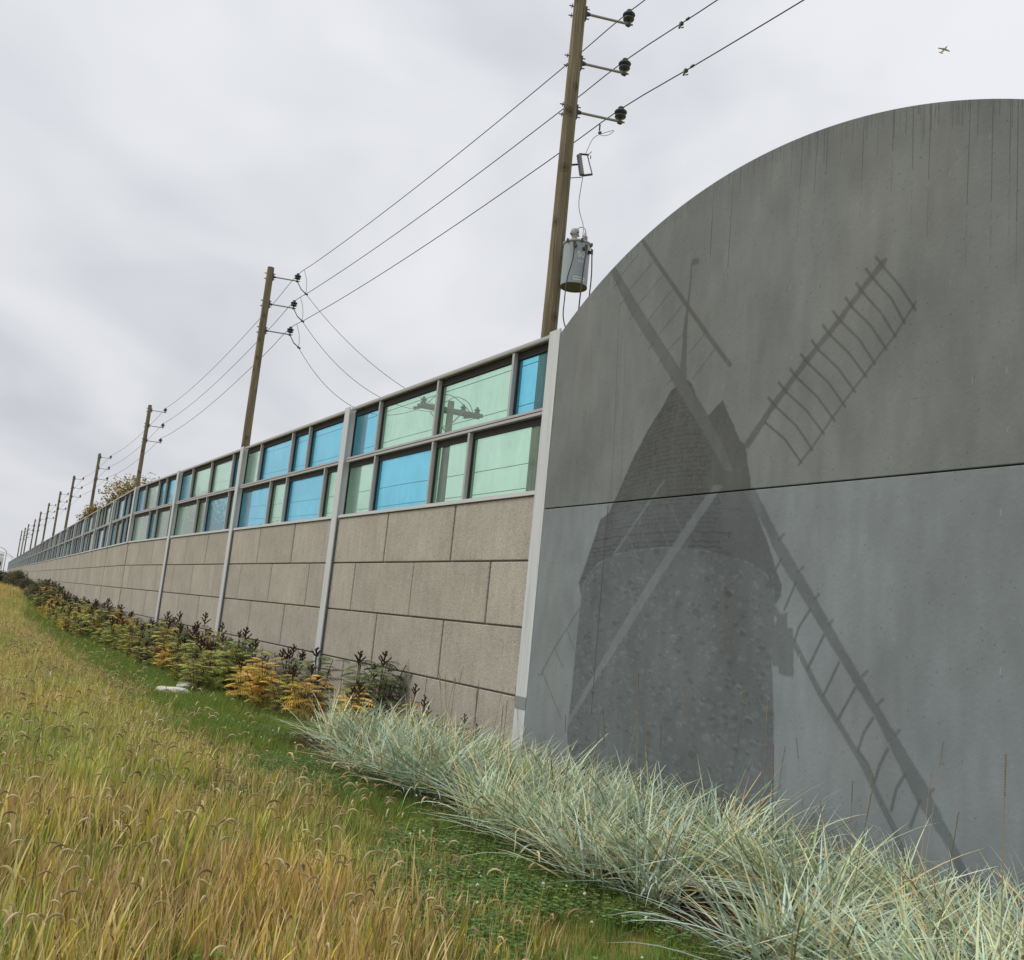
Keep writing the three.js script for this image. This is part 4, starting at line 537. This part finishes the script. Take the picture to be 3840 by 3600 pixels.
{
  const D = [0.11, 0.17, 0.06], YG = [0.56, 0.52, 0.08], Y = [0.80, 0.58, 0.10], O = [0.78, 0.44, 0.08], Gn = [0.28, 0.35, 0.08], Br = [0.16, 0.07, 0.04];
  const kinds = [['golden autumn shrub with feathery leaves at the foot of the barrier', [YG, Y, O, Y]], ['yellow-green feathery shrub with dark seed heads at the foot of the barrier', [Gn, YG, Gn, YG]], ['dark green feathery shrub with brown seed heads at the foot of the barrier', [D, Gn, D, Br]], ['yellow and russet feathery shrub at the foot of the barrier', [D, YG, O, Br]]];
  const protos = kinds.map(([l, p], i) => [makeShrub(800 + i, p, l, 6, [0.1, 0.28, 0.55, 0.35][i]), makeShrub(820 + i, p, l, 7, [0.05, 0.22, 0.5, 0.3][i])]).map((a) => a.map((o) => ({ o, used: false })));
  const R = rng(51), list = [], put = (x, z, kind, s) => list.push([x, z, kind, s]), place = (x, z, kind, s, label) => { const q = protos[kind][Math.floor(R() * 2)]; const o = q.used ? copy(q.o) : q.o; q.used = true; o.userData.label = label; o.position.set(x, gy(x, z), z); o.rotation.y = R() * 6.28; o.scale.setScalar(s); };
  // the near end, placed as they stand
  for (const [x, z, k, s] of [[-2.2, 0.95, 0, 0.85], [-3.0, 0.55, 1, 0.95], [-1.7, 0.45, 3, 0.75], [-3.9, 0.9, 0, 0.95], [-3.5, 0.3, 2, 1.1], [-4.6, 0.45, 2, 1.05], [-5.0, 1.15, 0, 1.0], [-4.4, 1.0, 3, 0.8], [-5.7, 0.5, 2, 1.0], [-5.9, 1.15, 0, 0.9], [-6.6, 0.8, 1, 1.0], [-0.6, 0.3, 3, 0.55], [-0.2, 0.35, 0, 0.5], [-2.9, 0.25, 2, 1.15], [-6.4, 0.35, 2, 1.05], [-1.2, 0.3, 1, 0.6]]) put(x, z, k, s);
  for (let x = -7.1; x > -58; x -= mix(0.42, 0.62, R()) * (x < -35 ? 1.4 : 1)) for (const z of [0.4, 0.95, 1.4]) { if (z > 1.2 && R() < 0.35) continue; const u = R(), k = z < 0.6 ? (u < 0.55 ? 2 : u < 0.85 ? 1 : 3) : u < 0.09 ? 0 : u < 0.60 ? 1 : u < 0.74 ? 2 : 3; put(x + 0.3 * (R() - 0.5), wallZ(x) + z + 0.25 * (R() - 0.5), k, mix(0.7, 1.2, R()) * (z > 1.2 ? 0.75 : 1)); }
  const seen = {}, kn = ['golden feathery', 'yellow-green feathery', 'dark green feathery', 'yellow and russet feathery'];
  list.sort((a, b) => b[0] - a[0]); for (const [x, z, k, s] of list) { const d = z - wallZ(x), row = d < 0.65 ? 'close against the concrete wall' : d < 1.2 ? 'in the middle of the shrub strip' : 'at the grassy edge of the strip', key = k + row; seen[key] = (seen[key] ?? 0) + 1; place(x, z, k, s, `${ord(seen[key])} ${kn[k]} shrub from the mural ${row}`); }
}
// ---- far grey-green bushes that hide the foot of the barrier, and trees
function crown(seed, lobes, n, size, pal, twig) {
  const R = rng(seed), g = new Veg();
  for (let k = 0; k < n; k++) {
    const [cx, cy, cz, rx, ry, rz] = lobes[Math.floor(R() * lobes.length)], a = R() * 6.283, u = 2 * R() - 1, rr = Math.pow(R(), 0.45) * (0.75 + 0.5 * vn(a * 1.5 + cx, u * 3 + cy, seed)), q = Math.sqrt(1 - u * u), x = cx + rx * rr * q * Math.cos(a), y = cy + ry * rr * u, z = cz + rz * rr * q * Math.sin(a), c = vary(pal[Math.floor(R() * pal.length)], R, 0.3);
    for (let m = 0; m < 3; m++) { const b = R() * 6.283, e = 1.4 * (R() - 0.5); g.leaf(x + size * (R() - 0.5), y + size * (R() - 0.5), z + size * (R() - 0.5), Math.cos(b) * Math.cos(e), Math.sin(e), Math.sin(b) * Math.cos(e), -Math.sin(b), 0.4 * (R() - 0.5), Math.cos(b), size * mix(0.7, 1.3, R()), size * 0.32, c); }
  }
  return g.geo();
}
{
  const R = rng(61), pal = [[0.10, 0.12, 0.05], [0.13, 0.14, 0.06], [0.15, 0.11, 0.05]], protos = [];
  for (let k = 0; k < 3; k++) { const b = thing('far_bush', 'low grey-green bush at the foot of the distant barrier', 'bush', 0, 0, 0, 'distant bushes'); part('foliage', crown(900 + k, [[0, 0.5, 0, 0.7, 0.5, 0.6], [0.4, 0.35, 0.1, 0.5, 0.35, 0.5], [-0.3, 0.75, 0, 0.4, 0.4, 0.4]], 900, 0.09, pal), bladeMat, b); part('stem', join([bar([0, 0, 0], [0, 0.7, 0], 0.02), bar([0, 0.1, 0], [0.4, 0.6, 0.1], 0.012), bar([0, 0.1, 0], [-0.3, 0.9, 0], 0.012)]), shrubStem, b); protos.push(b); }
  let n = 0; const put = (x, z, s) => { const o = n < 3 ? protos[n] : copy(protos[n % 3]); n++; o.userData.label = `${ord(n)} low grey-green bush from the near end along the distant barrier`; o.position.set(x, gy(x, z), z); o.rotation.y = R() * 6.28; o.scale.setScalar(s); };
  for (let x = -42; x > -75; x -= mix(0.9, 1.5, R())) put(x, wallZ(x) + mix(0.5, 1.6, R()), mix(0.5, 0.95, R()));
  for (let x = -75; x > -150; x -= mix(2.5, 4, R())) put(x, wallZ(x) + mix(0.6, 3, R()), mix(0.9, 1.5, R()));
}
const bark = std([0.12, 0.10, 0.075], 0.95);
function makeTree(label, x, z, H, W, seed, pal, n, size, group) {
  const t = thing('roadside_tree', label, 'tree', x, 0, z, group), R = rng(seed), lobes = [], limbs = [];
  for (let k = 0; k < 9; k++) { const a = k * 2.4, r = W * 0.32 * Math.sqrt(R()), y = H * mix(0.38, 0.84, R()), s = W * mix(0.18, 0.30, R()); lobes.push([r * Math.cos(a), y, r * Math.sin(a), s, s * 0.8, s]); limbs.push(bar([0, H * 0.25 + 0.02 * k, 0], [r * Math.cos(a) * 0.9, y, r * Math.sin(a) * 0.9], 0.012 * H * 0.5, 5)); }
  part('trunk', join([new THREE.CylinderGeometry(H * 0.008, H * 0.02, H * 0.75, 10).translate(0, H * 0.375, 0), ...limbs]), bark, t);
  part('crown', crown(seed + 1, lobes, n, size, pal), leafMat, t); return t;
}
const AUT = [[0.42, 0.30, 0.06], [0.34, 0.29, 0.06], [0.24, 0.24, 0.06], [0.46, 0.28, 0.06]], GRN = [[0.06, 0.09, 0.03], [0.09, 0.11, 0.04], [0.12, 0.12, 0.05]];
makeTree('tall golden tree rising above the barrier behind a utility pole', -75.6, -12.0, 11.2, 10.5, 1001, AUT, 14000, 0.25);
makeTree('smaller golden tree left of the tall one, above the barrier', -78, -8.4, 9.9, 7.4, 1011, AUT, 9000, 0.23);
makeTree('dark tree seen low through the blue glass of the second bay', -41, -11.5, 6.2, 5.5, 1021, GRN, 4200, 0.28);
makeTree('dark tree seen low through the glass of the third bay', -46, -10.0, 5.2, 5.5, 1031, GRN, 4200, 0.28);
makeTree('grey-green tree seen through the glass of the fourth bay', -62, -12.5, 6.4, 7, 1041, GRN, 2200, 0.28);
makeTree('grey-green tree seen through the farther glass beside the golden trees', -95, -14, 7.5, 8, 1051, GRN, 2200, 0.3);

// ---------------------------------------------------------------- small things
{
  const R = rng(71), stone = (label, x, z, L, c, rot) => { const g = new THREE.IcosahedronGeometry(0.5, 3), p = g.attributes.position; for (let i = 0; i < p.count; i++) { const v = new THREE.Vector3().fromBufferAttribute(p, i), n = 0.6 + 0.5 * vn(v.x * 4 + L * 9, v.y * 3 + v.z * 4, 81) + 0.35 * vn(v.x * 11 + L, v.z * 11 + v.y * 9, 82); p.setXYZ(i, v.x * n * L, Math.max(v.y, -0.3) * n * 0.26 * Math.min(L, 0.6), v.z * n * L * 0.4); } g.computeVertexNormals(); const m = part('stone', toCreasedNormals(g, 0.5), std(c, 0.9)); m.position.set(x, 0.09, z); m.rotation.y = rot; tag(m, label, 'stone', 'stones in the verge'); };
  stone('long white stone lying in the green grass, nearest the field', -6.84, 1.95, 0.5, [0.72, 0.72, 0.68], 1.0);
  stone('smaller white stone in the green grass between the other two', -7.5, 1.55, 0.4, [0.70, 0.70, 0.66], 1.2);
  stone('grey stone in the green grass beside the shrubs', -8.0, 1.5, 0.3, [0.34, 0.35, 0.36], 0.7);
}
{ // speed sign at the left edge of the picture
  const s = thing('road_sign', 'white rectangular road sign with a black 0 on a post, at the left edge', 'sign', -58.3, 0, 1.5); s.rotation.y = Math.PI / 2 - 0.07;
  const c = document.createElement('canvas'); c.width = 256; c.height = 320; const g = c.getContext('2d'); g.fillStyle = '#e9ebec'; g.fillRect(0, 0, 256, 320); g.strokeStyle = '#1c1d1f'; g.lineWidth = 5; g.strokeRect(9, 9, 238, 302); g.fillStyle = '#18191b'; g.font = 'bold 190px sans-serif'; g.textAlign = 'center'; g.fillText('0', 178, 245);
  const t = new THREE.CanvasTexture(c); t.colorSpace = THREE.SRGBColorSpace; const face = new THREE.MeshStandardMaterial({ map: t, roughness: 0.5 });
  part('sign_plate', box(0.6, 0.74, 0.004, 0, EY + 0.78, 0.03), face, s); part('plate_back', box(0.6, 0.74, 0.004, 0, EY + 0.78, 0.024), galv, s); part('upper_tab', box(0.6, 0.2, 0.006, 0, EY + 1.29, 0.028), std([0.72, 0.73, 0.74], 0.5), s); part('post', join([box(0.05, EY + 1.42, 0.03, 0, (EY + 1.42) / 2, 0)]), galv, s);
}
{
  const s = thing('highway_sign', 'distant blue and white sign beyond the end of the barrier', 'sign', -150, 0, -3.6); s.rotation.y = Math.PI / 2;
  part('blue_panel', box(1.1, 0.62, 0.03, 0, EY + 1.25, 0), std([0.03, 0.06, 0.42], 0.5), s); part('white_panel', box(1.1, 0.4, 0.03, 0, EY + 1.79, 0), std([0.75, 0.77, 0.8], 0.5), s); part('post', join([bar([-0.4, 0, -0.05], [-0.4, EY + 2, -0.05], 0.05), bar([0.4, 0, -0.05], [0.4, EY + 2, -0.05], 0.05)]), galv, s);
  const lm = std([0.40, 0.42, 0.44], 0.5);
  [[-231, -10.6, 'nearest of the far curved highway lamp posts at the left'], [-291, -16.3, 'middle one of the far curved highway lamp posts at the left'], [-340, -21.7, 'farthest of the far curved highway lamp posts at the left']].forEach(([x, z, l]) => { const o = thing('street_lamp', l, 'street lamp', x, 0, z, 'highway lamps'); part('pole', cyl(0.12, 0.07, EY + 5.6, 0, 0, 0, 10), lm, o); part('arm', tube([[0, EY + 5.4, 0], [0, EY + 6.0, 0.5], [0, EY + 6.5, 2.0], [0, EY + 6.7, 3.2]], 0.07, 6, 20), lm, o); part('lamp_head', box(0.3, 0.12, 0.7, 0, EY + 6.68, 3.4), lm, o); });
}
{ // aircraft high above the mural
  const a = thing('airplane', 'tiny grey airplane flying high in the sky above the mural', 'airplane', -436, EY + 522, -660), m = std([0.42, 0.43, 0.46], 0.6);
  part('fuselage', new THREE.LatheGeometry([[0, -5], [0.35, -4.4], [0.62, -3], [0.7, 0], [0.62, 2], [0.35, 4], [0.12, 5.4], [0, 5.5]].map((p) => new THREE.Vector2(...p)), 16).rotateX(Math.PI / 2), m, a);
  const wing = (s, span, root, tipC, sweep, y, z) => { const sh = new THREE.Shape(); sh.moveTo(0, 0); sh.lineTo(s * span, -sweep); sh.lineTo(s * span, -sweep - tipC); sh.lineTo(0, -root); return new THREE.ExtrudeGeometry(sh, { depth: 0.14, bevelEnabled: false }).rotateX(-Math.PI / 2).translate(0, y, z); };
  for (const s of [-1, 1]) { part('wing', wing(s, 5.4, 2.2, 0.9, 1.3, 0, -1.6), m, a); part('tailplane', wing(s, 2.1, 1.1, 0.6, 0.6, 0.3, 3.9), m, a); part('engine', new THREE.CylinderGeometry(0.3, 0.26, 1.6, 12).rotateX(Math.PI / 2).translate(s * 1.9, -0.35, -1.2), m, a); }
  part('fin', new THREE.ExtrudeGeometry(new THREE.Shape([[0, 0], [1.6, 0], [2.3, 2.2], [1.5, 2.2]].map((p) => new THREE.Vector2(...p))), { depth: 0.14, bevelEnabled: false }).rotateY(-Math.PI / 2).translate(0.07, 0.3, 3.4), m, a);
  a.rotation.set(0.05, -2.03, 0.14, 'YXZ');
}
renderer.render(scene, camera);
